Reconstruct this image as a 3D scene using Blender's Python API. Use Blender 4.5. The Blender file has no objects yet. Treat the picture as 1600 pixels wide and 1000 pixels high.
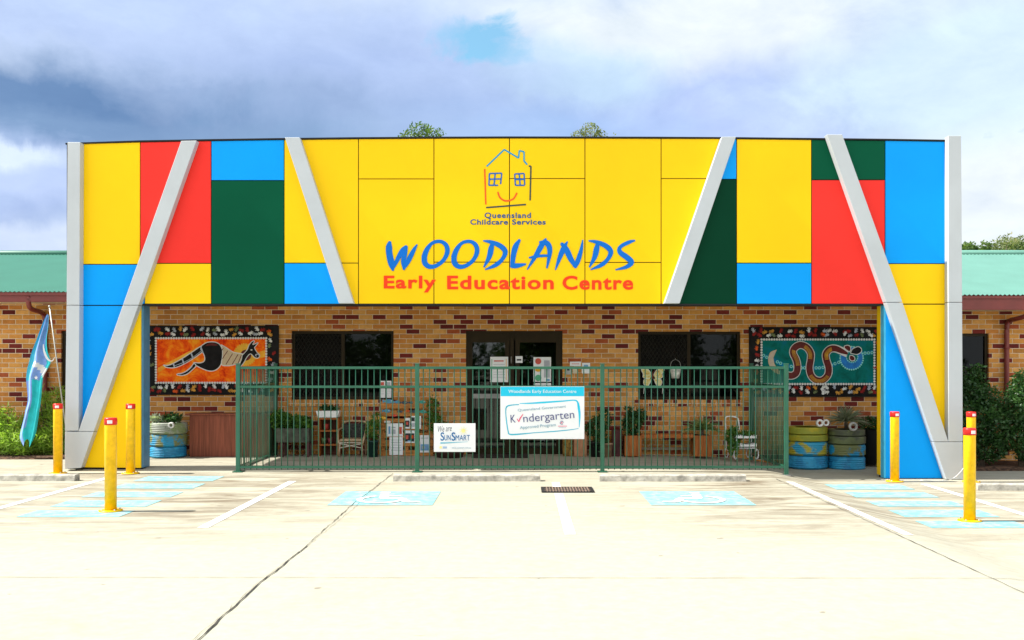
import bpy, bmesh, math, random
from mathutils import Vector, Matrix
R = math.radians
random.seed(7)
sc = bpy.context.scene
COL = sc.collection

# ------------------------------------------------------------------ camera
F = 1570.0; CX = 815.0; CY = 566.0; H = 1.7      # focal length in photo pixels, principal point, eye height
cd = bpy.data.cameras.new('camera'); cam = bpy.data.objects.new('camera', cd); COL.objects.link(cam)
cam.location = (0, 0, H); cam.rotation_euler = (R(90), 0, 0)
cd.sensor_width = 36; cd.lens = F / 1600 * 36
cd.shift_x = -(CX - 800) / 1600; cd.shift_y = (CY - 500) / 1600
cd.clip_start = 0.1; cd.clip_end = 2000
sc.camera = cam

def WX(px, D): return (px - CX) * D / F
def WZ(py, D): return H - (py - CY) * D / F

# ------------------------------------------------------------------ sun + sky
SD = Vector((0.80, 0.022, -0.95)).normalized()     # direction the light travels
sd = bpy.data.lights.new('sun', 'SUN'); sun = bpy.data.objects.new('sun', sd); COL.objects.link(sun)
sd.energy = 4.2; sd.angle = R(0.6); sd.color = (1.0, 0.95, 0.87)
sun.rotation_euler = SD.to_track_quat('-Z', 'Y').to_euler(); sun.location = (-20, -5, 25)
sc.view_settings.view_transform = 'Standard'; sc.view_settings.look = 'None'
sc.view_settings.exposure = 1.25; sc.view_settings.gamma = 1.0; sc.view_settings.use_curve_mapping = False
try:
    sc.cycles.use_denoising = True; sc.cycles.max_bounces = 8; sc.cycles.transparent_max_bounces = 8
except Exception: pass

def lin(c):
    return tuple(((v/255)/12.92 if v <= 10 else (((v/255)+0.055)/1.055)**2.4) for v in c)

class NT:
    """tiny node helper"""
    def __init__(s, tree): s.t = tree; s.n = tree.nodes; s.l = tree.links
    def node(s, typ, **kw):
        n = s.n.new(typ)
        for k, v in kw.items(): setattr(n, k, v)
        return n
    def put(s, sock, v):
        if hasattr(v, 'is_output'): s.l.new(v, sock)
        elif isinstance(v, (tuple, list)) and sock.type == 'RGBA': sock.default_value = (*v[:3], 1)
        else: sock.default_value = v
    def m(s, op, a, b=0.0, c=0.0):
        n = s.node('ShaderNodeMath', operation=op)
        s.put(n.inputs[0], a); s.put(n.inputs[1], b)
        if op in ('MULTIPLY_ADD', 'SMOOTH_MIN', 'WRAP'): s.put(n.inputs[2], c)
        return n.outputs[0]
    def mix(s, f, a, b, blend='MIX'):
        n = s.node('ShaderNodeMix', data_type='RGBA', blend_type=blend)
        s.put(n.inputs[0], f); s.put(n.inputs[6], a); s.put(n.inputs[7], b)
        return n.outputs[2]
    def noise(s, vec, scale, detail=4, rough=.55, dist=0.0):
        n = s.node('ShaderNodeTexNoise'); n.inputs['Scale'].default_value = scale
        n.inputs['Detail'].default_value = detail; n.inputs['Roughness'].default_value = rough
        n.inputs['Distortion'].default_value = dist
        if vec is not None: s.l.new(vec, n.inputs['Vector'])
        return n.outputs[0]
    def ramp(s, f, stops, interp='LINEAR'):
        n = s.node('ShaderNodeValToRGB'); r = n.color_ramp; r.interpolation = interp
        while len(r.elements) < len(stops): r.elements.new(.5)
        for e, (p, c) in zip(r.elements, stops):
            e.position = p; e.color = (*c, 1) if len(c) == 3 else c
        s.put(n.inputs[0], f); return n.outputs[0]
    def sep(s, v):
        n = s.node('ShaderNodeSeparateXYZ'); s.l.new(v, n.inputs[0]); return n.outputs
    def comb(s, x, y, z=0.0):
        n = s.node('ShaderNodeCombineXYZ'); s.put(n.inputs[0], x); s.put(n.inputs[1], y); s.put(n.inputs[2], z); return n.outputs[0]

world = bpy.data.worlds.new("World"); sc.world = world; world.use_nodes = True
wt = world.node_tree; wt.nodes.clear(); N = NT(wt)
out = N.node('ShaderNodeOutputWorld'); bg = N.node('ShaderNodeBackground'); bg.inputs[1].default_value = 0.1
wt.links.new(bg.outputs[0], out.inputs[0])
sky = N.node('ShaderNodeTexSky', sky_type='NISHITA'); sky.sun_disc = False
sky.sun_elevation = math.asin(-SD.z); sky.sun_rotation = math.atan2(-SD.x, -SD.y); sky.dust_density = 1.0
tc = N.node('ShaderNodeTexCoord'); dirv = tc.outputs['Generated']
dx, dy, dz = N.sep(dirv)
az = N.m('ARCTAN2', dx, dy); el = N.m('ARCSINE', dz)
n1 = N.noise(dirv, 3.2, 6, .6, .4); n2 = N.noise(dirv, 9.0, 6, .62, .3); n3 = N.noise(dirv, 1.6, 3, .5, .0)
wig = N.m('ADD', N.m('MULTIPLY', N.m('SUBTRACT', n1, .5), .30), N.m('MULTIPLY', N.m('SUBTRACT', n2, .5), .12))
wig2 = N.m('ADD', N.m('MULTIPLY', N.m('SUBTRACT', n3, .5), .25), N.m('MULTIPLY', N.m('SUBTRACT', n2, .5), .10))
azw = N.m('ADD', az, wig); elw = N.m('ADD', el, N.m('MULTIPLY', wig2, .6))
mpw = N.node('ShaderNodeMapping'); mpw.inputs['Scale'].default_value = (1, 1, 1.9); wt.links.new(dirv, mpw.inputs[0])
nbil = N.noise(mpw.outputs[0], 7.5, 9, .60, .35); nfin = N.noise(mpw.outputs[0], 20.0, 7, .62, .2)
EXPF = 2 ** sc.view_settings.exposure
def cl(c, k=1.0): return tuple(v / EXPF * 10 * k for v in lin(c))
col = N.mix(N.ramp(n1, [(.35, (0, 0, 0)), (.7, (1, 1, 1))]), cl((204, 220, 250)), cl((232, 240, 255)))
def blob(px, py, rx, ry, c, amt, sharp=0.0):
    """soft cloud mass round a sky direction (photo degrees turned to azimuth / elevation)"""
    global col
    a0 = math.atan((px - CX) / F); e0 = math.atan((CY - py) / F * math.cos(a0))
    u = N.m('DIVIDE', N.m('SUBTRACT', azw, a0), rx / F); v = N.m('DIVIDE', N.m('SUBTRACT', elw, e0), ry / F)
    r2 = N.m('ADD', N.m('MULTIPLY', u, u), N.m('MULTIPLY', v, v))
    g = N.m('EXPONENT', N.m('MULTIPLY', r2, -1.0))
    g = N.ramp(N.m('ADD', g, N.m('MULTIPLY', N.m('SUBTRACT', nbil, .5), .62)), [(.10, (0, 0, 0)), (.62, (1, 1, 1))])
    if sharp: g = N.ramp(g, [(.5 - sharp, (0, 0, 0)), (.5 + sharp, (1, 1, 1))])
    col = N.mix(N.m('MULTIPLY', g, amt), col, c)
for b in [(1500, 300, 420, 220, cl((250, 252, 255)), .95), (1060, 15, 240, 70, cl((252, 254, 255)), .9),
          (1120, 160, 400, 75, cl((190, 206, 250)), .9), (1520, 90, 220, 90, cl((228, 245, 255)), .85),
          (860, 90, 180, 60, cl((214, 236, 255)), .8), (700, 195, 300, 50, cl((180, 208, 250)), .85),
          (330, 40, 420, 70, cl((196, 212, 248)), .85), (560, 130, 260, 70, cl((184, 202, 242)), .7),
          (330, 165, 280, 55, cl((158, 180, 218)), .75), (60, 165, 250, 60, cl((112, 146, 190)), .9),
          (230, 205, 240, 26, cl((140, 168, 206)), .7),
          (40, 290, 150, 60, cl((200, 214, 250)), .95), (20, 245, 70, 16, cl((232, 242, 255)), .85),
          (30, 390, 300, 35, cl((226, 234, 255)), .8), (40, 335, 120, 22, cl((176, 194, 234)), .6)]:
    blob(*b)
col = N.mix(.75, col, N.ramp(nbil, [(.32, (.84, .87, .92)), (.5, (1.0, 1.0, 1.01)), (.66, (1.14, 1.13, 1.09))]), 'MULTIPLY')
col = N.mix(.5, col, N.ramp(nfin, [(.35, (.93, .94, .96)), (.65, (1.06, 1.05, 1.04))]), 'MULTIPLY')
col = N.mix(1.0, col, (.945, 1.005, 1.035), 'MULTIPLY')
# gap in the clouds where the physical sky shows
a0 = math.atan((738 - CX) / F); e0 = math.atan((CY - 78) / F)
n4 = N.noise(dirv, 14.0, 6, .65, .5)
rag = N.m('MULTIPLY', N.m('SUBTRACT', n4, .5), .10)
u = N.m('DIVIDE', N.m('SUBTRACT', N.m('ADD', N.m('ADD', az, N.m('MULTIPLY', wig, .5)), rag), a0), .075); v = N.m('DIVIDE', N.m('SUBTRACT', N.m('ADD', el, N.m('MULTIPLY', rag, .6)), e0), .028)
g = N.m('EXPONENT', N.m('MULTIPLY', N.m('ADD', N.m('MULTIPLY', u, u), N.m('MULTIPLY', v, v)), -1.0))
skyc = N.mix(1.0, sky.outputs[0], (.62, .94, .90), 'MULTIPLY')
col = N.mix(N.ramp(N.m('ADD', g, N.m('MULTIPLY', N.m('SUBTRACT', nbil, .5), 1.5)), [(.42, (0, 0, 0)), (.82, (.92, .92, .92))]), col, skyc)
up = N.m('MULTIPLY', N.m('SUBTRACT', el, .55), 1.2); upn = N.node('ShaderNodeClamp'); wt.links.new(up, upn.inputs[0])
col = N.mix(upn.outputs[0], col, N.mix(.5, skyc, cl((225, 235, 255))))
# unseen sky behind the camera, brightened as added fill for facade and porch
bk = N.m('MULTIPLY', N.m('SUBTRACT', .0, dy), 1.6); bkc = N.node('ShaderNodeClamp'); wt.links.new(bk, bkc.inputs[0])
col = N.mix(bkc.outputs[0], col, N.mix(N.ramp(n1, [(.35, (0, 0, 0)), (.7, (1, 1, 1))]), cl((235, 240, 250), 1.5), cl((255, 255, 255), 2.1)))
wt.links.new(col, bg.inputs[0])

# ------------------------------------------------------------------ materials
MATS = {}
def mat(name, c, rough=.6, metal=0.0, var=.12, vs=6.0, bump=0.0, bs=60.0, spec=.3, stretch=None, c2=None):
    if name in MATS: return MATS[name]
    m = bpy.data.materials.new(name); m.use_nodes = True; t = NT(m.node_tree); b = m.node_tree.nodes['Principled BSDF']
    b.inputs['Roughness'].default_value = rough; b.inputs['Metallic'].default_value = metal
    b.inputs['Specular IOR Level'].default_value = spec
    g = t.node('ShaderNodeNewGeometry').outputs['Position']
    if stretch:
        mp = t.node('ShaderNodeMapping'); mp.inputs['Scale'].default_value = stretch
        t.l.new(g, mp.inputs[0]); g = mp.outputs[0]
    n = t.noise(g, vs, 5, .6)
    if c2 is None: c2 = tuple(v * (1 - var * 1.6) for v in c); c = tuple(min(1, v * (1 + var * .5)) for v in c)
    t.l.new(t.ramp(n, [(.32, c2), (.66, c)]), b.inputs['Base Color'])
    if bump:
        bn = t.node('ShaderNodeBump'); bn.inputs['Strength'].default_value = bump; bn.inputs['Distance'].default_value = .01
        t.l.new(t.noise(g, bs, 4, .6), bn.inputs['Height']); t.l.new(bn.outputs[0], b.inputs['Normal'])
    MATS[name] = m; return m

def brick_mat(name, bw, bh, tan=1.0):
    m = bpy.data.materials.new(name); m.use_nodes = True; t = NT(m.node_tree); b = m.node_tree.nodes['Principled BSDF']
    b.inputs['Roughness'].default_value = .85; b.inputs['Specular IOR Level'].default_value = .2
    pos = t.node('ShaderNodeNewGeometry').outputs['Position']; x, y, z = t.sep(pos)
    xs0 = t.m('ADD', x, y); zr = t.m('DIVIDE', t.m('ADD', z, .037), bh); row = t.m('FLOOR', zr)
    xs = t.m('ADD', t.m('DIVIDE', xs0, bw), t.m('MULTIPLY', t.m('MODULO', t.m('ABSOLUTE', row), 2.0), .5 if bw > bh else 0))
    colr = t.m('FLOOR', xs); fx = t.m('FRACT', xs); fz = t.m('FRACT', zr)
    wn = t.node('ShaderNodeTexWhiteNoise', noise_dimensions='2D'); t.l.new(t.comb(colr, row), wn.inputs['Vector'])
    r = wn.outputs['Value']
    wn2 = t.node('ShaderNodeTexWhiteNoise', noise_dimensions='2D'); t.l.new(t.comb(t.m('ADD', colr, 31.7), row), wn2.inputs['Vector'])
    bc = t.ramp(r, [(0, (.125, .018, .016)), (.09, (.17, .024, .018)), (.165, (.36, .085, .030)), (.215, (.52, .21, .050)), (.38, (.62, .30, .075)), (.60, (.57, .255, .062)), (.78, (.66, .345, .105)), (.91, (.48, .22, .055))], 'CONSTANT')
    fine = t.noise(pos, 14.0, 5, .65)
    bc = t.mix(t.m('MULTIPLY', fine, .55), bc, (.38, .20, .10), 'MIX') if False else t.mix(.35, bc, t.ramp(fine, [(.3, (.55, .5, .45)), (.7, (1.25, 1.25, 1.25))]), 'MULTIPLY')
    bc = t.mix(.3, bc, t.ramp(wn2.outputs['Value'], [(0, (.7, .66, .6)), (1, (1.2, 1.2, 1.2))]), 'MULTIPLY')
    mw = .010 / bw; mh = .010 / bh
    mort = t.m('MAXIMUM', t.m('LESS_THAN', fx, mw), t.m('LESS_THAN', fz, mh))
    cfin = t.mix(mort, bc, t.mix(fine, (.58, .45, .31), (.72, .60, .44)))
    t.l.new(cfin, b.inputs['Base Color'])
    # rounded arrises + sandy face
    ex = t.m('MINIMUM', t.m('SUBTRACT', fx, mw), t.m('SUBTRACT', 1.0, fx)); ez = t.m('MINIMUM', t.m('SUBTRACT', fz, mh), t.m('SUBTRACT', 1.0, fz))
    hgt = t.m('MINIMUM', t.m('MINIMUM', t.m('MULTIPLY', ex, bw / .008), t.m('MULTIPLY', ez, bh / .008)), 1.0)
    hgt = t.m('ADD', t.m('MAXIMUM', hgt, -.3), t.m('MULTIPLY', t.noise(pos, 90, 3, .6), .35))
    bn = t.node('ShaderNodeBump'); bn.inputs['Strength'].default_value = .7; bn.inputs['Distance'].default_value = .006
    t.l.new(hgt, bn.inputs['Height']); t.l.new(bn.outputs[0], b.inputs['Normal'])
    MATS[name] = m; return m

def leaf_mat(name, ca, cb, cc=None, scale=3.0, trans=.35, rough=.5):
    m = bpy.data.materials.new(name); m.use_nodes = True; t = NT(m.node_tree); b = m.node_tree.nodes['Principled BSDF']
    pos = t.node('ShaderNodeNewGeometry').outputs['Position']
    n = t.noise(pos, scale, 5, .7)
    c = t.ramp(n, [(.33, ca), (.55, cb), (.72, cc or cb)])
    t.l.new(c, b.inputs['Base Color']); b.inputs['Roughness'].default_value = rough; b.inputs['Specular IOR Level'].default_value = .35
    tr = t.node('ShaderNodeBsdfTranslucent'); t.l.new(t.mix(1.0, c, (1.3, 1.5, .6), 'MULTIPLY'), tr.inputs[0])
    ms = t.node('ShaderNodeMixShader'); ms.inputs[0].default_value = trans
    t.l.new(b.outputs[0], ms.inputs[1]); t.l.new(tr.outputs[0], ms.inputs[2])
    t.l.new(ms.outputs[0], m.node_tree.nodes['Material Output'].inputs[0]); MATS[name] = m; return m

M_brick = brick_mat('face_brick', .24, .086)
M_brick_v = brick_mat('sill_brick', .086, .5)
YEL = mat('yellow_panel', (.93, .585, .004), .42, 0, .05, .45, spec=.12)
RED = mat('red_panel', (.86, .036, .026), .42, 0, .06, .45, spec=.12)
BLU = mat('blue_panel', (.0, .335, .90), .42, 0, .06, .45, spec=.12)
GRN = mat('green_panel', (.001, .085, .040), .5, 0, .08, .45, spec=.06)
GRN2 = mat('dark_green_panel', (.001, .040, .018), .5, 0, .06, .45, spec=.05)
SIL = mat('silver_cladding', (.50, .535, .56), .5, .1, .05, 1.1)
DARK = mat('dark_gap', (.012, .012, .013), .7)
WHT = mat('white_paint', (.78, .78, .76), .5, 0, .04)
M_soff = mat('soffit_board', (.62, .52, .38), .7, 0, .06)
M_maroon = mat('maroon_metal', (.19, .028, .022), .4, 0, .10, 3, spec=.5)
M_bronze = mat('bronze_frame', (.028, .019, .008), .5, 0, .10, spec=.12)
M_fence = mat('fence_green', (.018, .125, .072), .3, 0, .12, 4, spec=.6)
M_bolY = mat('bollard_yellow', (.90, .52, .004), .35, 0, .10, 16)
M_bolR = mat('bollard_red', (.72, .02, .015), .35, 0, .05)
M_black = mat('black_plastic', (.015, .015, .015), .45)
M_timber = mat('orange_timber', (.42, .125, .022), .55, 0, .30, 5, .3, 40, stretch=(8, 8, .8))
M_pallet = mat('pallet_timber', (.50, .20, .045), .6, 0, .30, 5, .3, 40, stretch=(.8, 8, 9))
M_redwood = mat('redwood_board', (.27, .075, .040), .5, 0, .28, 4, .2, 30, stretch=(14, 14, .5))
M_bark = mat('bark', (.13, .10, .07), .9, 0, .4, 8, .6, 40)
M_kerb = mat('weathered_concrete', (.42, .40, .34), .9, 0, .32, 9, .6, 50)
M_soil = mat('mulch', (.10, .055, .032), .95, 0, .6, 18, .9, 45)
M_rub = mat('black_rubber', (.02, .02, .02), .6, 0, .2, 20, .4, 80)
M_cream = mat('cane', (.46, .33, .20), .6, 0, .25, 20)
M_steel = mat('steel', (.35, .35, .33), .45, .6, .3, 12)

# ------------------------------------------------------------------ object helpers
ORG = {}
def obj(name, bm, mats, parent=None, smooth=False, bevel=0, kind=None):
    me = bpy.data.meshes.new(name)
    org = ORG.get(parent.name, Vector((0, 0, 0))) if parent else Vector((0, 0, 0))
    if org.length: bmesh.ops.translate(bm, vec=-org, verts=bm.verts)
    if smooth:
        for f in bm.faces: f.smooth = True
    bm.to_mesh(me); bm.free()
    for m in (mats if isinstance(mats, (list, tuple)) else [mats]): me.materials.append(m)
    o = bpy.data.objects.new(name, me); COL.objects.link(o)
    if parent: o.parent = parent
    ORG[o.name] = org
    if bevel:
        b = o.modifiers.new('bevel', 'BEVEL'); b.width = bevel; b.segments = 2; b.limit_method = 'ANGLE'
    if kind: o['kind'] = kind
    return o
def empty(name, loc, label=None, cat=None, group=None):
    o = bpy.data.objects.new(name, None); COL.objects.link(o); o.location = loc; ORG[o.name] = Vector(loc)
    o.empty_display_size = .1
    if label: o['label'] = label
    if cat: o['category'] = cat
    if group: o['group'] = group
    return o
def tag(o, label, cat, group=None):
    o['label'] = label; o['category'] = cat
    if group: o['group'] = group
    return o
def recentre(o):
    """put a one-mesh thing's origin at its base centre"""
    me = o.data; xs = [v.co for v in me.vertices]
    c = Vector(((min(v.x for v in xs) + max(v.x for v in xs)) / 2, (min(v.y for v in xs) + max(v.y for v in xs)) / 2, min(v.z for v in xs)))
    me.transform(Matrix.Translation(-c)); o.location = o.location + c
    return o
def children(o): return [c for c in bpy.data.objects if c.parent == o]
def copy_tree(o, parent=None, loc=None, label=None, rz=None):
    c = o.copy(); COL.objects.link(c)
    if parent: c.parent = parent
    if loc is not None: c.location = loc
    if rz is not None: c.rotation_euler = (0, 0, rz)
    if label: c['label'] = label
    for ch in children(o): copy_tree(ch, c)
    return c
def B(bm, x0, x1, y0, y1, z0, z1, mi=0):
    vs = [bm.verts.new((x, y, z)) for x in (x0, x1) for y in (y0, y1) for z in (z0, z1)]
    for f in ((0, 1, 3, 2), (4, 6, 7, 5), (0, 4, 5, 1), (2, 3, 7, 6), (0, 2, 6, 4), (1, 5, 7, 3)):
        fc = bm.faces.new([vs[i] for i in f]); fc.material_index = mi
def box(*a):
    bm = bmesh.new(); B(bm, *a); return bm
def prism(bm, pts, y0, y1, mi=0, cap=True):
    """polygon in XZ extruded from y0 (front) to y1"""
    a = [bm.verts.new((x, y0, z)) for x, z in pts]; b = [bm.verts.new((x, y1, z)) for x, z in pts]
    n = len(pts)
    f = [bm.faces.new(a), bm.faces.new(b[::-1])]
    for i in range(n): f.append(bm.faces.new((a[i], b[i], b[(i+1) % n], a[(i+1) % n])))
    for q in f: q.material_index = mi
def tube(bm, pts, r, seg=8, mi=0, caps=True):
    pts = [Vector(p) for p in pts]; rs = r if isinstance(r, (list, tuple)) else [r] * len(pts)
    rings = []
    for i, p in enumerate(pts):
        d = (pts[min(i+1, len(pts)-1)] - pts[max(i-1, 0)]).normalized()
        a = d.cross(Vector((0, 0, 1)));
        if a.length < .05: a = d.cross(Vector((0, 1, 0)))
        a.normalize(); b = d.cross(a)
        rings.append([bm.verts.new(p + (a * math.cos(t) + b * math.sin(t)) * rs[i]) for t in [2 * math.pi * k / seg for k in range(seg)]])
    for i in range(len(rings) - 1):
        for k in range(seg):
            f = bm.faces.new((rings[i][k], rings[i][(k+1) % seg], rings[i+1][(k+1) % seg], rings[i+1][k])); f.material_index = mi; f.smooth = True
    if caps:
        for rr in (rings[0][::-1], rings[-1]): bm.faces.new(rr).material_index = mi
def lathe(bm, prof, c, seg=32, mi=0, mfun=None):
    cx, cy, cz = c; rings = []
    for r, z in prof: rings.append([bm.verts.new((cx + r * math.cos(2*math.pi*k/seg), cy + r * math.sin(2*math.pi*k/seg), cz + z)) for k in range(seg)])
    for i in range(len(rings) - 1):
        for k in range(seg):
            f = bm.faces.new((rings[i][k], rings[i][(k+1) % seg], rings[i+1][(k+1) % seg], rings[i+1][k])); f.smooth = True
            f.material_index = mi if not mfun else mfun(i, k)
    return rings
def fix(bm): bmesh.ops.recalc_face_normals(bm, faces=bm.faces); return bm
def catmull(P, n=6):
    if len(P) < 3: return P
    out = []
    for i in range(len(P) - 1):
        p0, p1, p2, p3 = P[max(i-1, 0)], P[i], P[i+1], P[min(i+2, len(P)-1)]
        for k in range(n):
            t = k / n
            out.append(tuple(.5 * (2*b + (c-a)*t + (2*a-5*b+4*c-d)*t*t + (-a+3*b-3*c+d)*t**3) for a, b, c, d in zip(p0, p1, p2, p3)))
    out.append(P[-1]); return out
def ribbon_outline(P, closed=False):
    """P: (x, z, width) -> outline polygon, no self-overlap at joins"""
    L, Rr = [], []
    for i, (x, z, w) in enumerate(P):
        a = P[max(i-1, 0)]; b = P[min(i+1, len(P)-1)]
        d = Vector((b[0]-a[0], b[1]-a[1])); d = d.normalized() if d.length else Vector((1, 0)); n = Vector((-d.y, d.x)) * w / 2
        L.append((x+n.x, z+n.y)); Rr.append((x-n.x, z-n.y))
    return L, Rr
def ribbon(bm, P, y0, y1=None, mi=0):
    """brush stroke in XZ plane; flat when y1 is None"""
    L, Rr = ribbon_outline(P)
    e = .0000 if y1 is None else .0012
    va = [bm.verts.new((x, y0-e*i/len(L), z)) for i, (x, z) in enumerate(L)]; vb = [bm.verts.new((x, y0-e*i/len(L), z)) for i, (x, z) in enumerate(Rr)]
    fs = []
    for i in range(len(va)-1): fs.append(bm.faces.new((va[i], va[i+1], vb[i+1], vb[i])))
    if y1 is not None:
        ua = [bm.verts.new((x, y1, z)) for x, z in L]; ub = [bm.verts.new((x, y1, z)) for x, z in Rr]
        for i in range(len(va)-1):
            fs.append(bm.faces.new((va[i], ua[i], ua[i+1], va[i+1]))); fs.append(bm.faces.new((vb[i], vb[i+1], ub[i+1], ub[i])))
        fs.append(bm.faces.new((va[0], vb[0], ub[0], ua[0]))); fs.append(bm.faces.new((va[-1], ua[-1], ub[-1], vb[-1])))
    for f in fs: f.material_index = mi
def text_bm(bm, s, x0, x1, z0, z1, y, thick=.004, bold=0.0, mi=0, shear=0.0, spacing=1.0, rot=0.0):
    """text fitted to a box on a wall facing -Y (lettering only, no files)"""
    cu = bpy.data.curves.new('lettering', 'FONT'); cu.body = s; cu.extrude = .5; cu.offset = bold; cu.shear = shear; cu.space_character = spacing
    cu.resolution_u = 4
    o = bpy.data.objects.new('lettering', cu); COL.objects.link(o)
    dg = bpy.context.evaluated_depsgraph_get(); dg.update(); me = bpy.data.meshes.new_from_object(o.evaluated_get(dg))
    bpy.data.objects.remove(o); bpy.data.curves.remove(cu)
    mx = min(v.co.x for v in me.vertices); Mx = max(v.co.x for v in me.vertices); my = min(v.co.y for v in me.vertices); My = max(v.co.y for v in me.vertices)
    cxm, czm = (x0+x1)/2, (z0+z1)/2
    for v in me.vertices:
        X = x0 + (v.co.x - mx) / (Mx - mx) * (x1 - x0); Z = z0 + (v.co.y - my) / (My - my) * (z1 - z0)
        if rot: X, Z = cxm + (X-cxm)*math.cos(rot) - (Z-czm)*math.sin(rot), czm + (X-cxm)*math.sin(rot) + (Z-czm)*math.cos(rot)
        v.co = (X, y - (v.co.z + .5) * thick, Z)
    n0 = len(bm.faces); bm.from_mesh(me); bm.faces.ensure_lookup_table()
    for f in bm.faces[n0:]: f.material_index = mi
    bpy.data.meshes.remove(me)
def circle_pts(cx, cz, rx, rz=None, n=14, rot=0, a0=0, a1=2*math.pi):
    rz = rz or rx; out = []
    for k in range(n + (0 if a1-a0 >= 6.28 else 1)):
        t = a0 + (a1-a0) * k / n; x, z = rx*math.cos(t), rz*math.sin(t)
        out.append((cx + x*math.cos(rot) - z*math.sin(rot), cz + x*math.sin(rot) + z*math.cos(rot)))
    return out
class Art:
    """flat paint layers on a board facing -Y; each layer a hair in front of the last"""
    def __init__(s, y): s.bm = bmesh.new(); s.y = y; s.mats = []; s.k = 0
    def mi(s, m):
        if m not in s.mats: s.mats.append(m)
        return s.mats.index(m)
    def step(s, d=.0003): s.y -= d
    def poly(s, pts, m):
        s.step(); vs = [s.bm.verts.new((x, s.y, z)) for x, z in pts]; f = s.bm.faces.new(vs); f.material_index = s.mi(m)
        if f.normal.length == 0: f.normal_update()
    def many(s, polys, m):
        s.step()
        for pts in polys:
            vs = [s.bm.verts.new((x, s.y, z)) for x, z in pts]; s.bm.faces.new(vs).material_index = s.mi(m)
    def rect(s, x0, x1, z0, z1, m): s.poly([(x0, z0), (x1, z0), (x1, z1), (x0, z1)], m)
    def line(s, P, m, smooth=True): s.step(); ribbon(s.bm, catmull(P) if smooth else P, s.y, None, s.mi(m))
    def text(s, t, x0, x1, z0, z1, m, **k): s.step(.0006); text_bm(s.bm, t, x0, x1, z0, z1, s.y, .001, mi=s.mi(m), **k); s.step(.001)
    def done(s, name, parent): return obj(name, s.bm, s.mats, parent)

# ------------------------------------------------------------------ ground
def sm(t): t = max(0, min(1, t)); return t*t*(3-2*t)
def gz(x, y):
    return -.12*sm((x-3.75)/.8)*(1-sm((y-17.2)/3)) + .06*sm((y-15.2)/1.2)*(1-sm((x-1.5)/3.0))

def concrete():
    m = bpy.data.materials.new('concrete_paving'); m.use_nodes = True; t = NT(m.node_tree); b = m.node_tree.nodes['Principled BSDF']
    b.inputs['Roughness'].default_value = .85; b.inputs['Specular IOR Level'].default_value = .25
    pos = t.node('ShaderNodeNewGeometry').outputs['Position']; x, y, z = t.sep(pos)
    big = t.noise(pos, .55, 6, .62, .5); fine = t.noise(pos, 9, 6, .7); grit = t.noise(pos, 120, 3, .6)
    mp = t.node('ShaderNodeMapping'); mp.inputs['Scale'].default_value = (.9, 3.4, 1); t.l.new(pos, mp.inputs[0])
    swirl = t.noise(mp.outputs[0], .9, 7, .66, .9)
    base = t.mix(t.ramp(fine, [(.3, (0, 0, 0)), (.7, (1, 1, 1))]), (.335, .320, .246), (.40, .385, .304))
    # old stains: tyre and rain marks, heavier in the parking bays beside the stops
    bay = t.m('MULTIPLY', t.ramp(t.m('DIVIDE', y, 20.0), [(.44, (0, 0, 0)), (.57, (.85, .85, .85)), (.74, (1, 1, 1)), (.80, (.35, .35, .35))]), t.ramp(swirl, [(.40, (0, 0, 0)), (.62, (1, 1, 1))]))
    side = t.ramp(t.m('DIVIDE', t.m('ADD', t.m('ABSOLUTE', t.m('ADD', x, .3)), 0.0), 8.0), [(.10, (.12, .12, .12)), (.42, (.95, .95, .95)), (.75, (.6, .6, .6))])
    base = t.mix(t.m('MULTIPLY', t.m('MULTIPLY', bay, side), 1.0), base, (.135, .10, .062))
    base = t.mix(t.m('MULTIPLY', t.ramp(big, [(.55, (0, 0, 0)), (.75, (1, 1, 1))]), .30), base, (.26, .21, .14))
    spot = t.ramp(t.noise(pos, 5.5, 2, .4), [(.74, (0, 0, 0)), (.77, (1, 1, 1))])
    base = t.mix(t.m('MULTIPLY', spot, .6), base, (.13, .105, .08))
    base = t.mix(.18, base, t.ramp(grit, [(.3, (.6, .6, .6)), (.7, (1.2, 1.2, 1.2))]), 'MULTIPLY')
    t.l.new(base, b.inputs['Base Color'])
    bn = t.node('ShaderNodeBump'); bn.inputs['Strength'].default_value = .25; bn.inputs['Distance'].default_value = .004
    t.l.new(grit, bn.inputs['Height']); t.l.new(bn.outputs[0], b.inputs['Normal']); return m
M_conc = concrete()
xs = [-400, -120, -40, -18] + [-11 + .2*i for i in range(56)] + [.2*i+.2 for i in range(18)] + [3.8 + .12*i for i in range(30)] + [7.6 + .5*i for i in range(12)] + [18, 40, 120, 400]
xs = sorted(set(round(v, 3) for v in xs))
ys = [-300, -80, -30, -10, 0, 3, 6, 8] + [9 + .25*i for i in range(24)] + [15 + .1*i for i in range(36)] + [19 + .4*i for i in range(8)] + [30, 60, 150, 500]
bm = bmesh.new(); grid = [[bm.verts.new((x, y, gz(x, y))) for y in ys] for x in xs]
for i in range(len(xs)-1):
    for j in range(len(ys)-1): bm.faces.new((grid[i][j], grid[i+1][j], grid[i+1][j+1], grid[i][j+1])).smooth = True
ground = obj('ground', bm, M_conc, kind='structure')

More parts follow.
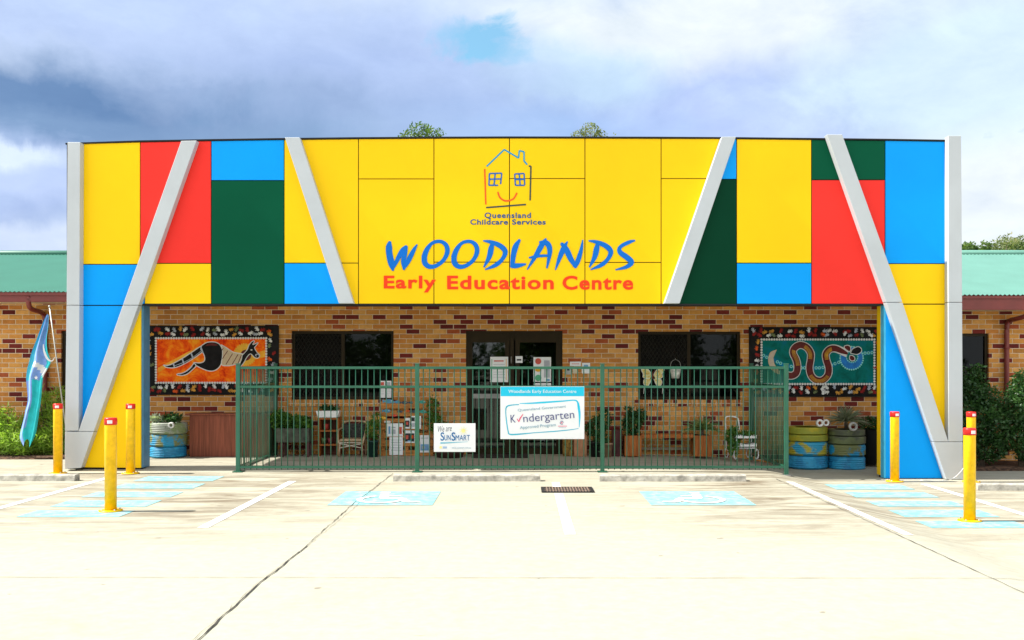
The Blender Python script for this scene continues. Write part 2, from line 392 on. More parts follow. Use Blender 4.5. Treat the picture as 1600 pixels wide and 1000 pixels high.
def worn_paint(name, c, wear=.55):
    m = bpy.data.materials.new(name); m.use_nodes = True; t = NT(m.node_tree); b = m.node_tree.nodes['Principled BSDF']
    pos = t.node('ShaderNodeNewGeometry').outputs['Position']; b.inputs['Roughness'].default_value = .7
    n = t.noise(pos, 7, 7, .75)
    t.l.new(t.ramp(n, [(.30, (.39, .355, .28)), (wear, c), (.8, tuple(min(1, v*1.05) for v in c))]), b.inputs['Base Color']); return m
M_lineW = worn_paint('worn_white_line', (.60, .60, .59), .40); M_lineB = worn_paint('worn_blue_paint', (.15, .42, .46), .56)
M_joint = mat('joint_filler', (.045, .04, .035), .9, 0, .4, 10)
def gsheet(poly_fn, x0, x1, y0, y1, name, m, off=.004, nx=1, ny=6):
    bm = bmesh.new(); g = [[bm.verts.new((x0+(x1-x0)*i/nx, y0+(y1-y0)*j/ny, gz(x0+(x1-x0)*i/nx, y0+(y1-y0)*j/ny)+off)) for j in range(ny+1)] for i in range(nx+1)]
    for i in range(nx):
        for j in range(ny): bm.faces.new((g[i][j], g[i+1][j], g[i+1][j+1], g[i][j+1]))
    return obj(name, bm, m, ground)
for X, a, b in ((-3.27, 10.3, 14.35), (.48, 9.9, 13.0), (.48, 13.63, 14.2), (3.81, 9.9, 14.3), (-6.08, 10.5, 15.0), (6.0, 10.5, 15.0)):
    gsheet(None, X-.055, X+.055, a, b, 'painted_line', M_lineW, ny=24)
for a, b in ((11.03, 11.5), (11.8, 12.35), (12.65, 13.15), (13.5, 14.05), (14.35, 14.95)):
    gsheet(None, -5.55, -4.42, a, b, 'blue_stripe', M_lineB, nx=3, ny=4)
    gsheet(None, 4.5, 5.62, a, b, 'blue_stripe', M_lineB, nx=12, ny=4)
def symbol(X0, flip):
    s = gsheet(None, X0, X0+1.25, 11.93, 13.21, 'blue_square', M_lineB, nx=2, ny=2)
    bm = bmesh.new()
    def G(P):
        Q = catmull(P, 5) if len(P) > 2 else P
        L, Rr = ribbon_outline(Q)
        cx = X0 + .625
        tr = lambda p: (cx + (p[0]-.5)*flip*1.25, 11.93 + p[1]*1.28)
        va = [bm.verts.new((*tr(p), gz(*tr(p))+.008+G.k)) for p in L]; vb = [bm.verts.new((*tr(p), gz(*tr(p))+.008+G.k)) for p in Rr]
        for i in range(len(va)-1): bm.faces.new((va[i], va[i+1], vb[i+1], vb[i]))
        G.k += .0008
    G.k = 0
    G([(.44, .90, .10), (.44, .82, .10)])
    G([(.44, .76, .09), (.46, .60, .09), (.47, .46, .09)])
    G([(.45, .62, .06), (.62, .62, .06)])
    G([(.44, .45, .09), (.60, .45, .09), (.66, .40, .08), (.74, .20, .08), (.86, .22, .06)])
    G([(.38, .60, .05), (.28, .48, .06), (.25, .34, .06), (.33, .18, .06), (.46, .12, .06), (.60, .18, .06), (.66, .30, .05)])
    obj('wheelchair_symbol', fix(bm), M_lineW, s)
symbol(-2.31, 1); symbol(1.54, -1)
def crack(P, w, name='expansion_joint', jit=.012):
    bm = bmesh.new(); va = []; vb = []
    for i in range(len(P)-1):
        (x0, y0), (x1, y1) = P[i], P[i+1]; n = max(2, int(math.hypot(x1-x0, y1-y0)/.12))
        d = Vector((y0-y1, x1-x0)).normalized()
        for k in range(n + (i == len(P)-2)):
            t = k/n; x = x0+(x1-x0)*t + random.uniform(-jit, jit)*abs(d.x); y = y0+(y1-y0)*t + random.uniform(-jit, jit)*abs(d.y); ww = w*random.uniform(.45, 1.3)/2
            va.append(bm.verts.new((x+d.x*ww, y+d.y*ww, gz(x, y)+.0065))); vb.append(bm.verts.new((x-d.x*ww, y-d.y*ww, gz(x, y)+.0065)))
    for i in range(len(va)-1): bm.faces.new((va[i], vb[i], vb[i+1], va[i+1]))
    obj(name, fix(bm), M_joint, ground)
crack([(-2.0, 4.5), (-1.975, 6), (-2.01, 7.5), (-1.985, 9)], .012, jit=.009); crack([(-1.985, 9), (-2.02, 12), (-1.96, 15.3)], .009, jit=.008)
crack([(-1.985, 4.6), (-2.02, 7.5), (-1.95, 11), (-1.99, 14.2)], .003, jit=.014)
crack([(3.69, 4), (3.70, 14.6)], .008, jit=.004)
crack([(-9, 7.95), (12, 7.85)], .007, jit=.004)
crack([(-9, 15.02), (-1.2, 15.06)], .008); crack([(-1.2, 15.06), (4.2, 15.1)], .006)
crack([(-4.37, 16.75), (5.7, 16.75)], .006, jit=.003)

# garden beds
def bed(name, x0, x1, y0, y1, z):
    bm = bmesh.new(); n = 26; mth = 6
    g = [[bm.verts.new((x0+(x1-x0)*i/n, y0+(y1-y0)*j/mth, gz(x0+(x1-x0)*i/n, y0+(y1-y0)*j/mth) + (-.02 if j == 0 else z + random.uniform(-.012, .03)))) for j in range(mth+1)] for i in range(n+1)]
    for i in range(n):
        for j in range(mth): bm.faces.new((g[i][j], g[i+1][j], g[i+1][j+1], g[i][j+1]))
    return obj(name, bm, M_soil, kind='structure')
bed('garden_bed', -13, -7.15, 16.9, 17.9, .04)
bed('garden_bed', 7.3, 14, 16.75, 17.9, .04)

# ------------------------------------------------------------------ brick building
DW = 17.9
bld = empty('brick_building', (0, DW, 0), 'long low tan and dark red brick building with pale green metal roof', 'building')
def wall_bm(x0, x1, z0, z1, opens, y0, y1):
    bm = bmesh.new(); XS = sorted({x0, x1, *[o[0] for o in opens], *[o[1] for o in opens]}); ZS = sorted({z0, z1, *[o[2] for o in opens], *[o[3] for o in opens]})
    def hole(x, z): return any(o[0] < x < o[1] and o[2] < z < o[3] for o in opens)
    for i in range(len(XS)-1):
        for j in range(len(ZS)-1):
            if not hole((XS[i]+XS[i+1])/2, (ZS[j]+ZS[j+1])/2):
                a, b, c, d = XS[i], XS[i+1], ZS[j], ZS[j+1]
                bm.faces.new([bm.verts.new(p) for p in ((a, y0, c), (b, y0, c), (b, y0, d), (a, y0, d))])
    for a, b, c, d in opens:
        for q in (((a, c), (a, d)), ((b, d), (b, c)), ((a, d), (b, d)), ((b, c), (a, c))):
            bm.faces.new([bm.verts.new(p) for p in ((q[0][0], y0, q[0][1]), (q[0][0], y1, q[0][1]), (q[1][0], y1, q[1][1]), (q[1][0], y0, q[1][1]))])
    return bm
w = lambda px: WX(px, DW); h = lambda py: WZ(py, DW)
winL = (w(455.5), w(615), h(624.5), h(517)); winR = (w(997), w(1157), h(624.5), h(518)); door = (w(728), w(879), .03, h(517))
sideL = (w(40), w(101), h(650), h(519)); sideR = (w(1478), w(1545), h(625), h(521))
sideL = (w(95.5), w(170), h(622), h(517))
opens = [winL, winR, door, sideL, sideR]
obj('wall', wall_bm(-14, 15, -.3, 2.95, opens, DW, DW+.11), M_brick, bld)
# dark rooms behind the openings
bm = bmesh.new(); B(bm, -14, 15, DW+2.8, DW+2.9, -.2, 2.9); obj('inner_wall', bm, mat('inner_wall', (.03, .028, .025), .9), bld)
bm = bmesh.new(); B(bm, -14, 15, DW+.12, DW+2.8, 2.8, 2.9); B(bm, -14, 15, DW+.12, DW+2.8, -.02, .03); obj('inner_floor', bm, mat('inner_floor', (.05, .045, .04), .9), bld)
M_glass = bpy.data.materials.new('window_glass'); M_glass.use_nodes = True
t = NT(M_glass.node_tree); o_ = M_glass.node_tree.nodes['Material Output']
gl = t.node('ShaderNodeBsdfGlossy'); gl.inputs['Roughness'].default_value = .02; gl.inputs[0].default_value = (.8, .85, .85, 1)
tr = t.node('ShaderNodeBsdfTransparent'); tr.inputs[0].default_value = (.30, .32, .30, 1)
fr = t.node('ShaderNodeFresnel'); fr.inputs[0].default_value = 1.5
ms = t.node('ShaderNodeMixShader'); t.l.new(t.m('MULTIPLY', fr.outputs[0], .42), ms.inputs[0]); t.l.new(tr.outputs[0], ms.inputs[1]); t.l.new(gl.outputs[0], ms.inputs[2]); t.l.new(ms.outputs[0], o_.inputs[0])

M_dglass = M_glass.copy(); M_dglass.name = 'door_glass'
for n_ in M_dglass.node_tree.nodes:
    if n_.type == 'MATH' and n_.operation == 'MULTIPLY': n_.inputs[1].default_value = 1.35
def screen_mat():
    m = bpy.data.materials.new('security_mesh'); m.use_nodes = True; t = NT(m.node_tree); b = m.node_tree.nodes['Principled BSDF']
    b.inputs['Base Color'].default_value = (.007, .006, .004, 1); b.inputs['Specular IOR Level'].default_value = .1; b.inputs['Roughness'].default_value = .5
    x, y, z = t.sep(t.node('ShaderNodeNewGeometry').outputs['Position'])
    p = t.m('FRACT', t.m('DIVIDE', t.m('ADD', x, t.m('MULTIPLY', z, .62)), .07)); q = t.m('FRACT', t.m('DIVIDE', t.m('SUBTRACT', x, t.m('MULTIPLY', z, .62)), .07))
    a = t.m('MAXIMUM', t.m('LESS_THAN', p, .17), t.m('LESS_THAN', q, .17)); a = t.m('MAXIMUM', a, .6)
    tr = t.node('ShaderNodeBsdfTransparent'); ms = t.node('ShaderNodeMixShader'); t.l.new(a, ms.inputs[0]); t.l.new(tr.outputs[0], ms.inputs[1]); t.l.new(b.outputs[0], ms.inputs[2])
    t.l.new(ms.outputs[0], m.node_tree.nodes['Material Output'].inputs[0]); return m
M_screen = screen_mat()
def frame_bm(x0, x1, z0, z1, y, wd=.05, dp=.05, mull=()):
    bm = bmesh.new(); B(bm, x0, x1, y, y+dp, z0, z0+wd); B(bm, x0, x1, y, y+dp, z1-wd, z1)
    B(bm, x0, x0+wd, y, y+dp, z0+wd, z1-wd); B(bm, x1-wd, x1, y, y+dp, z0+wd, z1-wd)
    for mx in mull: B(bm, mx-wd*.6, mx+wd*.6, y-.004, y+dp, z0+wd, z1-wd)
    return bm
def pane_bm(x0, x1, z0, z1, y):
    bm = bmesh.new(); bm.faces.new([bm.verts.new(p) for p in ((x0, y, z0), (x1, y, z0), (x1, y, z1), (x0, y, z1))]); return bm
for k, (a, b, c, d) in enumerate((winL, winR, sideL, sideR)):
    wn = obj('window', frame_bm(a, b, c, d, DW+.045, mull=[(a+b)/2] if k < 2 else ()), M_bronze, bld)
    mid = (a+b)/2
    obj('pane', pane_bm(a+.05, b-.05, c+.05, d-.05, DW+.08), M_glass, wn)
    if k < 2:
        obj('security_screen', pane_bm(a+.05, mid-.03, c+.05, d-.05, DW+.055), M_screen, wn)
        bm = bmesh.new(); prism(bm, [(a-.06, c-.115), (b+.06, c-.115), (b+.06, c-.002), (a-.06, c-.002)], DW-.03, DW+.1); obj('sill', bm, M_brick_v, bld)
        obj('blind', box(a+.06, b-.06, DW+.35, DW+.36, c+.2, d-.02), mat('dark_blind', (.03, .03, .03), .9), wn)
# door leaves
a, b, c, d = door
dr = obj('entrance_door', frame_bm(a, b, c, d, DW+.03, .055, .07, mull=[w(800)]), M_bronze, bld)
bm = bmesh.new(); B(bm, a+.05, b-.05, DW+.04, DW+.09, h(531), h(521.5)); B(bm, w(733), w(738), DW+.035, DW+.085, .09, h(531)); B(bm, w(789), w(796), DW+.035, DW+.085, .09, h(531)); B(bm, w(805), w(812), DW+.035, DW+.085, .09, h(531)); B(bm, w(869), w(875), DW+.035, DW+.085, .09, h(531))
B(bm, w(738), w(789), DW+.036, DW+.084, h(713), h(700)); B(bm, w(812), w(869), DW+.036, DW+.084, h(713), h(700))
B(bm, w(738), w(789), DW+.036, DW+.084, h(535), h(531)); B(bm, w(812), w(869), DW+.036, DW+.084, h(535), h(531)); obj('door_rail', bm, M_bronze, dr)
bm = bmesh.new(); B(bm, w(738), w(789), DW+.033, DW+.08, h(622.5), h(615.5)); obj('push_bar', bm, mat('grey_bar', (.28, .28, .27), .4, .3), dr)
obj('pane', pane_bm(w(738), w(789), h(700), h(535), DW+.065), M_dglass, dr); obj('pane', pane_bm(w(812), w(869), h(700), h(535), DW+.065), M_dglass, dr)
bm = bmesh.new(); tube(bm, [(w(799), DW-.02, h(557)), (w(799), DW-.02, h(568))], .012, 6); obj('handle', bm, M_steel, dr)
# things seen dimly inside the doorway
bm = bmesh.new(); B(bm, w(735), w(752), DW+1.2, DW+1.5, .03, 1.05); B(bm, w(752), w(775), DW+1.1, DW+1.5, .03, .75)
tag(recentre(obj('cupboard', bm, mat('pale_cupboard', (.45, .43, .40), .6))), 'pale low cupboard standing inside behind the glass entrance door', 'cupboard')
# roof
def roofpart(x0, x1, ze, zb, ye, yr, zr, zr_off=0):
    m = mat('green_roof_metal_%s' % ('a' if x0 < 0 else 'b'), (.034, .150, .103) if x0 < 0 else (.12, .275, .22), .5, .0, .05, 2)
    bm = bmesh.new(); n = int((x1-x0)/.2)
    # corrugated sheet: ribs run up the slope
    A_, B_ = [], []
    st = .076; x = x0; k = 0; prof = []
    while x <= x1: prof.append((x, .011*math.cos(k*math.pi))); x += st/2; k += 1
    for x, dz_ in prof: A_.append(bm.verts.new((x, ye-.05, ze+dz_+.01))); B_.append(bm.verts.new((x, yr, zr+dz_+.01)))
    for i in range(len(prof)-1): bm.faces.new((A_[i], A_[i+1], B_[i+1], B_[i])).smooth = True
    r = obj('roof', bm, m, bld)
    bm = bmesh.new(); prism(bm, [(x0, zb), (x1, zb), (x1, ze), (x0, ze)], ye-.0, ye+.12); prism(bm, [(x0, ze-.05), (x1, ze-.05), (x1, ze+.0), (x0, ze+.0)], ye-.03, ye-.001)
    obj('gutter', bm, M_maroon, r)
    bm = bmesh.new(); prism(bm, [(x0, zb+.005), (x1, zb+.005), (x1, zb+.02), (x0, zb+.02)], ye+.121, DW+.3); obj('eave_soffit', bm, M_soff, r)
    bm = bmesh.new(); tube(bm, [(x0, yr, zr+.02), (x1, yr, zr+.02)], .07, 8); obj('ridge_cap', bm, m, r)
    bm = bmesh.new(); bm.faces.new([bm.verts.new(p) for p in ((x0, yr, zr), (x1, yr, zr), (x1, yr+5, zr-1.3), (x0, yr+5, zr-1.3))]); obj('rear_slope', bm, m, r)
YE = 17.25; YR = 21.2
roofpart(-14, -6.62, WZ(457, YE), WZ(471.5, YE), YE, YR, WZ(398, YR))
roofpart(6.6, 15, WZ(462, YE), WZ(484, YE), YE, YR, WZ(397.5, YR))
# downpipes
def downpipe(px, pts, r=.042):
    bm = bmesh.new(); tube(bm, catmull([tuple(p) for p in pts], 5), r, 12)
    for z in (1.95, 1.0): lathe(bm, [(r+.001, -.02), (r+.012, -.02), (r+.012, .02), (r+.001, .02)], (pts[-1][0], pts[-1][1], z), 12)
    obj('downpipe', bm, M_maroon, bld)
Yp = DW-.06
downpipe(0, [(WX(44, YE), YE+.02, WZ(463, YE)), (WX(44, YE), YE+.02, WZ(474, YE)), (WX(46, 17.3), 17.35, WZ(482, 17.3)), (WX(56, 17.5), 17.6, WZ(486, 17.5)), (WX(66, Yp), Yp, WZ(489, Yp)), (WX(70, Yp), Yp, WZ(497, Yp)), (WX(70, Yp), Yp, WZ(520, Yp)), (WX(70, Yp), Yp, WZ(600, Yp)), (WX(70, Yp), Yp, .1)])
downpipe(1, [(WX(1625, YE), YE+.05, WZ(484, YE)), (WX(1612, YE), YE+.1, WZ(492, YE)), (WX(1590, 17.5), 17.55, WZ(498, 17.5)), (WX(1578, Yp), Yp, WZ(501, Yp)), (WX(1574, Yp), Yp, WZ(507, Yp)), (WX(1573, Yp), Yp, WZ(530, Yp)), (WX(1573, Yp), Yp, WZ(600, Yp)), (WX(1573, Yp), Yp, .05)])
# porch roof between facade and wall
bm = bmesh.new(); B(bm, -6.0, 5.85, 16.02, DW-.001, 2.76, 2.80); obj('porch_soffit', bm, M_soff, bld)
bm = bmesh.new(); B(bm, -6.6, 6.6, 16.02, DW+3.5, 2.96, 3.05); obj('porch_roof', bm, mat('porch_roof', (.3, .3, .3), .7), bld)
bm = bmesh.new(); B(bm, -6.6, 6.6, DW-.05, DW-.0015, 2.74, 2.758); obj('cornice', bm, M_soff, bld)

# ------------------------------------------------------------------ coloured facade
DF = 15.70
fac = empty('coloured_facade', (0, DF, 0), 'flat facade of yellow, blue, red and green panels with silver slanting beams', 'facade')
fx = lambda px: WX(px, DF); fz = lambda py: WZ(py, DF)
def topy(px):
    T = [(103, 226), (126, 224.5), (219, 222), (330, 220), (444, 218.3), (560, 217), (678, 216.2), (796, 215.8), (914, 216), (1033, 216.3), (1151, 217), (1268, 218.2), (1383, 219.5), (1480, 221)]
    for (a, b), (c, d) in zip(T, T[1:]):
        if a <= px <= c: return b + (d-b)*(px-a)/(c-a)
    return 221
G_ = .7
def panel(x0, x1, y0, y1, m, y0b=None, tk=.03):
    """y0 None = up to the facade's top line"""
    bm = bmesh.new(); ta = (topy(x0) if y0 is None else y0); tb = (topy(x1) if y0 is None else y0)
    prism(bm, [(fx(x0+G_), fz(y1-G_)), (fx(x1-G_), fz(y1-G_)), (fx(x1-G_), fz(tb+G_)), (fx(x0+G_), fz(ta+G_))], DF, DF+tk)
    return obj('panel', bm, m, fac)
def ppoly(pts, m):
    bm = bmesh.new(); prism(bm, [(fx(a), fz(b)) for a, b in pts], DF, DF+.03); return obj('panel', bm, m, fac)
bl = .35  # helper: x of beams' centre lines
cL = lambda y: 295 - .355*(y-220); c3 = lambda y: 456.5 + .328*(y-215); c8 = lambda y: 1139 - .343*(y-213); cR = lambda y: 1304.5 + .341*(y-210)
panel(126, 219, None, 413, YEL)
panel(126, 226, 413, 477, BLU)
panel(226.0, 330, 411.5, 475, YEL)
panel(219, 330, None, 411.5, RED)
panel(330, 444, None, 282, BLU); panel(330, 444, 282, 475, GRN)
panel(444, 560, None, 411, YEL)
ppoly([(444.7, 474.5), (c3(474), 474.5), (c3(411), 411.7), (444.7, 411.7)], BLU)
ppoly([(c3(474)+1, 474.5), (559.3, 474.5), (559.3, 411.7), (c3(411)+1, 411.7)], YEL)
panel(560, 678, None, 279.5, YEL); panel(560, 678, 279.5, 475, YEL)
panel(678, 796, None, 409.5, YEL); panel(678, 796, 409.5, 475, YEL)
panel(796, 914, None, 279, YEL); panel(796, 914, 279, 475, YEL)
panel(914, 1033, None, 410, YEL); panel(914, 1033, 410, 475, YEL)
ppoly([(1033.7, 278.3), (c8(279), 278.3), (c8(217), 217.3), (1033.7, 217)], YEL)
ppoly([(1033.7, 474.5), (c8(474), 474.5), (c8(280), 279.7), (1033.7, 279.7)], YEL)
ppoly([(c8(279)+1, 279.3), (1150.3, 279.3), (1150.3, 217.7), (c8(217)+1, 217.7)], BLU)
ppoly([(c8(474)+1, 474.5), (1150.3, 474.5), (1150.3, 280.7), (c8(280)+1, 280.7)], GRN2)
panel(1151, 1268, None, 411, YEL); panel(1151, 1268, 411, 475, BLU)
panel(1268, 1383, None, 281, GRN); panel(1268, 1383, 281, 475, RED)
panel(1383, 1478, None, 412, BLU); panel(1384, 1478, 412, 475, YEL)
# piers
zbL = .03; zbR = -.155
def pz(pts, m, y=DF): 
    bm = bmesh.new(); prism(bm, pts, y, y+.03); return obj('panel', bm, m, fac)
pz([(fx(126), fz(730)), (fx(cL(730)), fz(730)), (fx(cL(478)), fz(478)), (fx(126), fz(478))], BLU)
pz([(fx(cL(730)+1), fz(730)), (fx(220), fz(731)), (fx(220), fz(477)), (fx(cL(478)+1), fz(478))], YEL)
pz([(fx(1384), fz(747)), (fx(cR(747)), fz(747)), (fx(cR(476)), fz(476)), (fx(1384), fz(476))], BLU)
pz([(fx(cR(747)+1), fz(747)), (fx(1478), fz(747)), (fx(1478), fz(476)), (fx(cR(476)+1), fz(476))], YEL)
# pier sides (returns)
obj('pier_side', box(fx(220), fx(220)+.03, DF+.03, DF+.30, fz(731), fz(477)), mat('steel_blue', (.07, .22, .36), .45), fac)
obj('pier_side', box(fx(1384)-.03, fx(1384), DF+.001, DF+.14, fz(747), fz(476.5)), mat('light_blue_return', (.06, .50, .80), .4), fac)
obj('pier_side', box(fx(1384)-.032, fx(1384)-.002, DF+.142, DF+.30, fz(744), fz(476.5)), YEL, fac)
# core structure
bm = bmesh.new(); ptsT = [(fx(x), fz(topy(x)-.2)) for x in (1480, 1383, 1268, 1151, 1033, 914, 796, 678, 560, 444, 330, 219, 126, 103)]
prism(bm, [(fx(103), fz(476)), (fx(1480), fz(476))] + ptsT, DF+.031, DF+.30)
B(bm, fx(104), fx(220)-.001, DF+.032, DF+.30, fz(733), fz(476.1)); B(bm, fx(1384)+.001, fx(1503), DF+.032, DF+.30, fz(749), fz(476.1))
obj('core', bm, DARK, fac)
bm = bmesh.new(); top = [(fx(x), fz(topy(x)-.1)) for x in (103, 219, 330, 444, 560, 678, 796, 914, 1033, 1151, 1268, 1383, 1480)]
prism(bm, top + [(a, b+.022) for a, b in top[::-1]], DF-.02, DF+.33); obj('cap_flashing', fix(bm), DARK, fac)
bm = bmesh.new(); B(bm, fx(221), fx(1383), DF-.006, DF+.32, fz(477.2), fz(474.8)); obj('bottom_trim', bm, DARK, fac)
# silver beams (stand proud) ; joint line at y=477
YB0 = DF-.145; YB1 = DF-.001
bx = lambda px: WX(px, YB0); bz = lambda py: WZ(py, YB0)
def beam(pts, y0=YB0, name='beam'):
    bm = bmesh.new(); prism(bm, [(bx(a), bz(b)) for a, b in pts], y0, YB1); return obj(name, bm, SIL, fac, bevel=.006)
beam([(105.5, 222), (125, 222), (124, 476.5), (104, 476.5)], name='column'); beam([(104, 477.3), (124, 477.3), (122.5, 674), (122.5, 673), (101.5, 673)], name='column')
beam([(283, 220), (307, 219.5), (216.5, 476.5), (192, 476.5)]); beam([(191.7, 477.3), (216.2, 477.3), (146.5, 674), (122.5, 674)])
beam([(101.5, 674.6), (146.3, 674.6), (126.5, 731), (101, 733)], name='beam_foot')
beam([(445, 214.5), (468, 214.5), (552.5, 474), (529.5, 474)]); beam([(1128, 213.5), (1150, 213.5), (1062, 474), (1038, 474)])
beam([(1292, 210), (1316, 210), (1410, 472), (1384.5, 472)]); beam([(1384.8, 472.8), (1410.3, 472.8), (1482, 690), (1458.5, 690)])
beam([(1482, 212), (1502, 212), (1503.5, 472), (1482, 472)], name='column'); beam([(1482, 472.8), (1503.5, 472.8), (1504.5, 690), (1482, 690)], name='column')
beam([(1458.8, 690.7), (1504.5, 690.7), (1505, 749), (1478.5, 749)], name='beam_foot')

# facade lettering
M_ltB = mat('letter_blue', (.002, .145, .58), .5, 0, .03, spec=.15); M_ltR = mat('letter_red', (.84, .050, .010), .5, 0, .03, spec=.15); M_ltN = mat('letter_navy', (.012, .085, .24), .5, 0, .03)
M_lgT = mat('logo_teal', (.01, .30, .50), .5, 0, .03); M_lgO = mat('logo_orange', (.75, .10, .005), .5, 0, .03); M_lgD = mat('logo_dark', (.03, .06, .05), .5, 0, .03); M_lgB = mat('logo_blue', (.005, .12, .42), .5, 0, .03)
K = 3.902
zx = lambda x: fx(590 + x/K); zz = lambda y: fz(225 + y/K); zw = lambda v: v/K*DF/F
YL = DF-.012
O1 = [(270, 690, 6), (296, 642, 17), (338, 602, 18), (385, 595, 19), (418, 618, 24), (425, 660, 25), (402, 708, 21), (358, 742, 21), (318, 748, 25), (290, 728, 29), (286, 690, 28), (303, 645, 22), (332, 606, 12)]
DD = [[(700, 604, 16), (692, 640, 30), (680, 690, 26), (648, 752, 8)], [(643, 590, 6), (690, 598, 20), (745, 620, 27), (778, 655, 27), (762, 700, 21), (720, 738, 22), (655, 766, 6)]]
STR = {'W': [[(76, 593, 12), (70, 625, 32), (72, 670, 34), (85, 730, 34), (95, 773, 10)], [(90, 770, 8), (118, 712, 22), (150, 650, 24), (180, 622, 14)], [(178, 622, 12), (168, 660, 24), (158, 715, 26), (162, 765, 12)], [(158, 768, 8), (190, 708, 26), (222, 645, 20), (242, 612, 5)]],
 'O': [O1], 'o': [[(x+181, y, s) for x, y, s in O1]], 'D': DD,
 'L': [[(868, 582, 12), (842, 625, 30), (828, 680, 28), (820, 752, 22)], [(812, 742, 24), (850, 742, 26), (905, 732, 8)]],
 'A': [[(1028, 576, 8), (1002, 615, 28), (965, 680, 24), (912, 766, 6)], [(985, 600, 12), (1032, 605, 28), (1050, 655, 26), (1032, 758, 8)], [(922, 694, 8), (975, 684, 15), (1052, 680, 12)]],
 'N': [[(1158, 594, 6), (1132, 640, 28), (1108, 700, 22), (1084, 768, 6)], [(1118, 604, 14), (1148, 640, 30), (1180, 705, 28), (1212, 755, 14)], [(1196, 752, 14), (1218, 720, 26), (1240, 650, 20), (1251, 584, 5)]],
 'd': [[(x+643, y, s) for x, y, s in q] for q in DD],
 'S': [[(1570, 588, 8), (1530, 600, 20), (1480, 628, 20), (1478, 660, 26), (1520, 692, 30), (1548, 722, 27), (1515, 750, 20), (1450, 767, 6)]]}
for ch in 'WOoDLANdS':
    bm = bmesh.new()
    for i, P in enumerate(STR[ch]): ribbon(bm, catmull([(zx(a), zz(b), zw(c*1.14)) for a, b, c in P], 8), DF-.010-.0015*i, DF-.0005)
    obj('letter', fix(bm), M_ltB, fac)
for s, a, b, c, d in (('Early', 38, 356, 803, 905), ('Education', 424, 1074, 803, 887), ('Centre', 1127, 1558, 803, 889)):
    bm = bmesh.new(); text_bm(bm, s, zx(a), zx(b), zz(d), zz(c), DF-.001, .008, bold=.029, spacing=1.12); obj('lettering', bm, M_ltR, fac)
bm = bmesh.new(); text_bm(bm, 'Queensland', zx(652), zx(935), zz(458), zz(418), DF-.001, .006, bold=.022, spacing=1.12); obj('small_lettering', bm, M_ltN, fac); bm = bmesh.new()
text_bm(bm, 'Childcare', zx(565), zx(795), zz(492), zz(459), DF-.001, .006, bold=.022, spacing=1.08); obj('small_lettering', bm, M_ltN, fac); bm = bmesh.new(); text_bm(bm, 'Services', zx(820), zx(1025), zz(492), zz(459), DF-.001, .006, bold=.022, spacing=1.08); obj('small_lettering', bm, M_ltN, fac)
def logo(name, strokes, m, wd=9):
    bm = bmesh.new()
    for i, P in enumerate(strokes):
        sm_ = len(P) > 3 and name == 'logo_smile'
        Q = [(zx(a), zz(b), zw(wd)) for a, b in P]; ribbon(bm, catmull(Q, 6) if sm_ else Q, DF-.006-.0006*i, DF-.0005)
    obj(name, fix(bm), m, fac)
logo('logo_roof', [[(665, 137), (772, 34)], [(772, 34), (860, 86)], [(860, 86), (864, 41)], [(864, 41), (893, 48)], [(893, 48), (893, 104)], [(893, 104), (912, 126)]], M_lgT)
logo('logo_side', [[(653, 153), (660, 369)]], M_lgO)
logo('logo_smile', [[(733, 292), (745, 325), (770, 344), (800, 346), (830, 332), (850, 298)]], M_lgO, 10)
logo('logo_edge', [[(922, 135), (935, 136)], [(935, 136), (930, 344)], [(662, 388), (905, 369)]], M_lgD, 9)
logo('logo_window', [[(682, 180), (757, 178)], [(757, 178), (750, 245)], [(682, 180), (679, 252)], [(679, 252), (735, 252)], [(680, 215), (755, 213)], [(717, 180), (710, 252)]], M_lgB, 8.5)
logo('logo_window', [[(836, 183), (893, 180)], [(893, 180), (897, 250)], [(836, 183), (840, 252)], [(840, 252), (897, 252)], [(836, 217), (896, 215)], [(864, 182), (869, 252)]], M_lgB, 8.5)

# ------------------------------------------------------------------ green fence
YF = 15.5; FX = [-4.37, -1.61, 1.245, 4.08]
fen = empty('green_metal_fence', (0, YF, 0), 'dark green tubular metal fence enclosing the entrance porch', 'fence')
def fence_run(p0, p1):
    p0 = Vector(p0); p1 = Vector(p1); d = (p1-p0); L = d.length; d /= L; nrm = Vector((-d.y, d.x, 0)); 
    bm = bmesh.new()
    def bar(a, b, z0, z1, t):
        q = []
        for s in (a, b):
            for zz_ in (z0, z1):
                for k in (-t, t): q.append(bm.verts.new(Vector((p0.x, p0.y, 0)) + d*s + nrm*k + Vector((0, 0, zz_))))
        for f in ((0, 1, 3, 2), (4, 6, 7, 5), (0, 4, 5, 1), (2, 3, 7, 6), (0, 2, 6, 4), (1, 5, 7, 3)): bm.faces.new([q[i] for i in f])
    for z, hh in ((1.615, .02), (1.322, .018), (.085, .018)): bar(.032, L-.032, z-hh, z+hh, .019)
    pan = obj('fence_panel', fix(bm), M_fence, fen)
    n = round(L/.0955); proto = None
    for i in range(1, n):
        s = L*i/n; c = p0 + d*s
        if proto is None:
            b2 = bmesh.new(); tube(b2, [(0, 0, .045), (0, 0, 1.612)], .0078, 8)
            me = bpy.data.meshes.new('picket'); b2.to_mesh(me); b2.free(); me.materials.append(M_fence); proto = me
        o = bpy.data.objects.new('picket', proto); COL.objects.link(o); o.parent = pan; o.location = Vector((c.x, c.y-YF, 0)); o.rotation_euler = (0, 0, math.atan2(d.y, d.x))
for i in range(3): fence_run((FX[i], YF, 0), (FX[i+1], YF, 0))
fence_run((FX[0], YF, 0), (FX[0], DW-.06, 0)); fence_run((FX[3], YF, 0), (FX[3], DW-.06, 0))
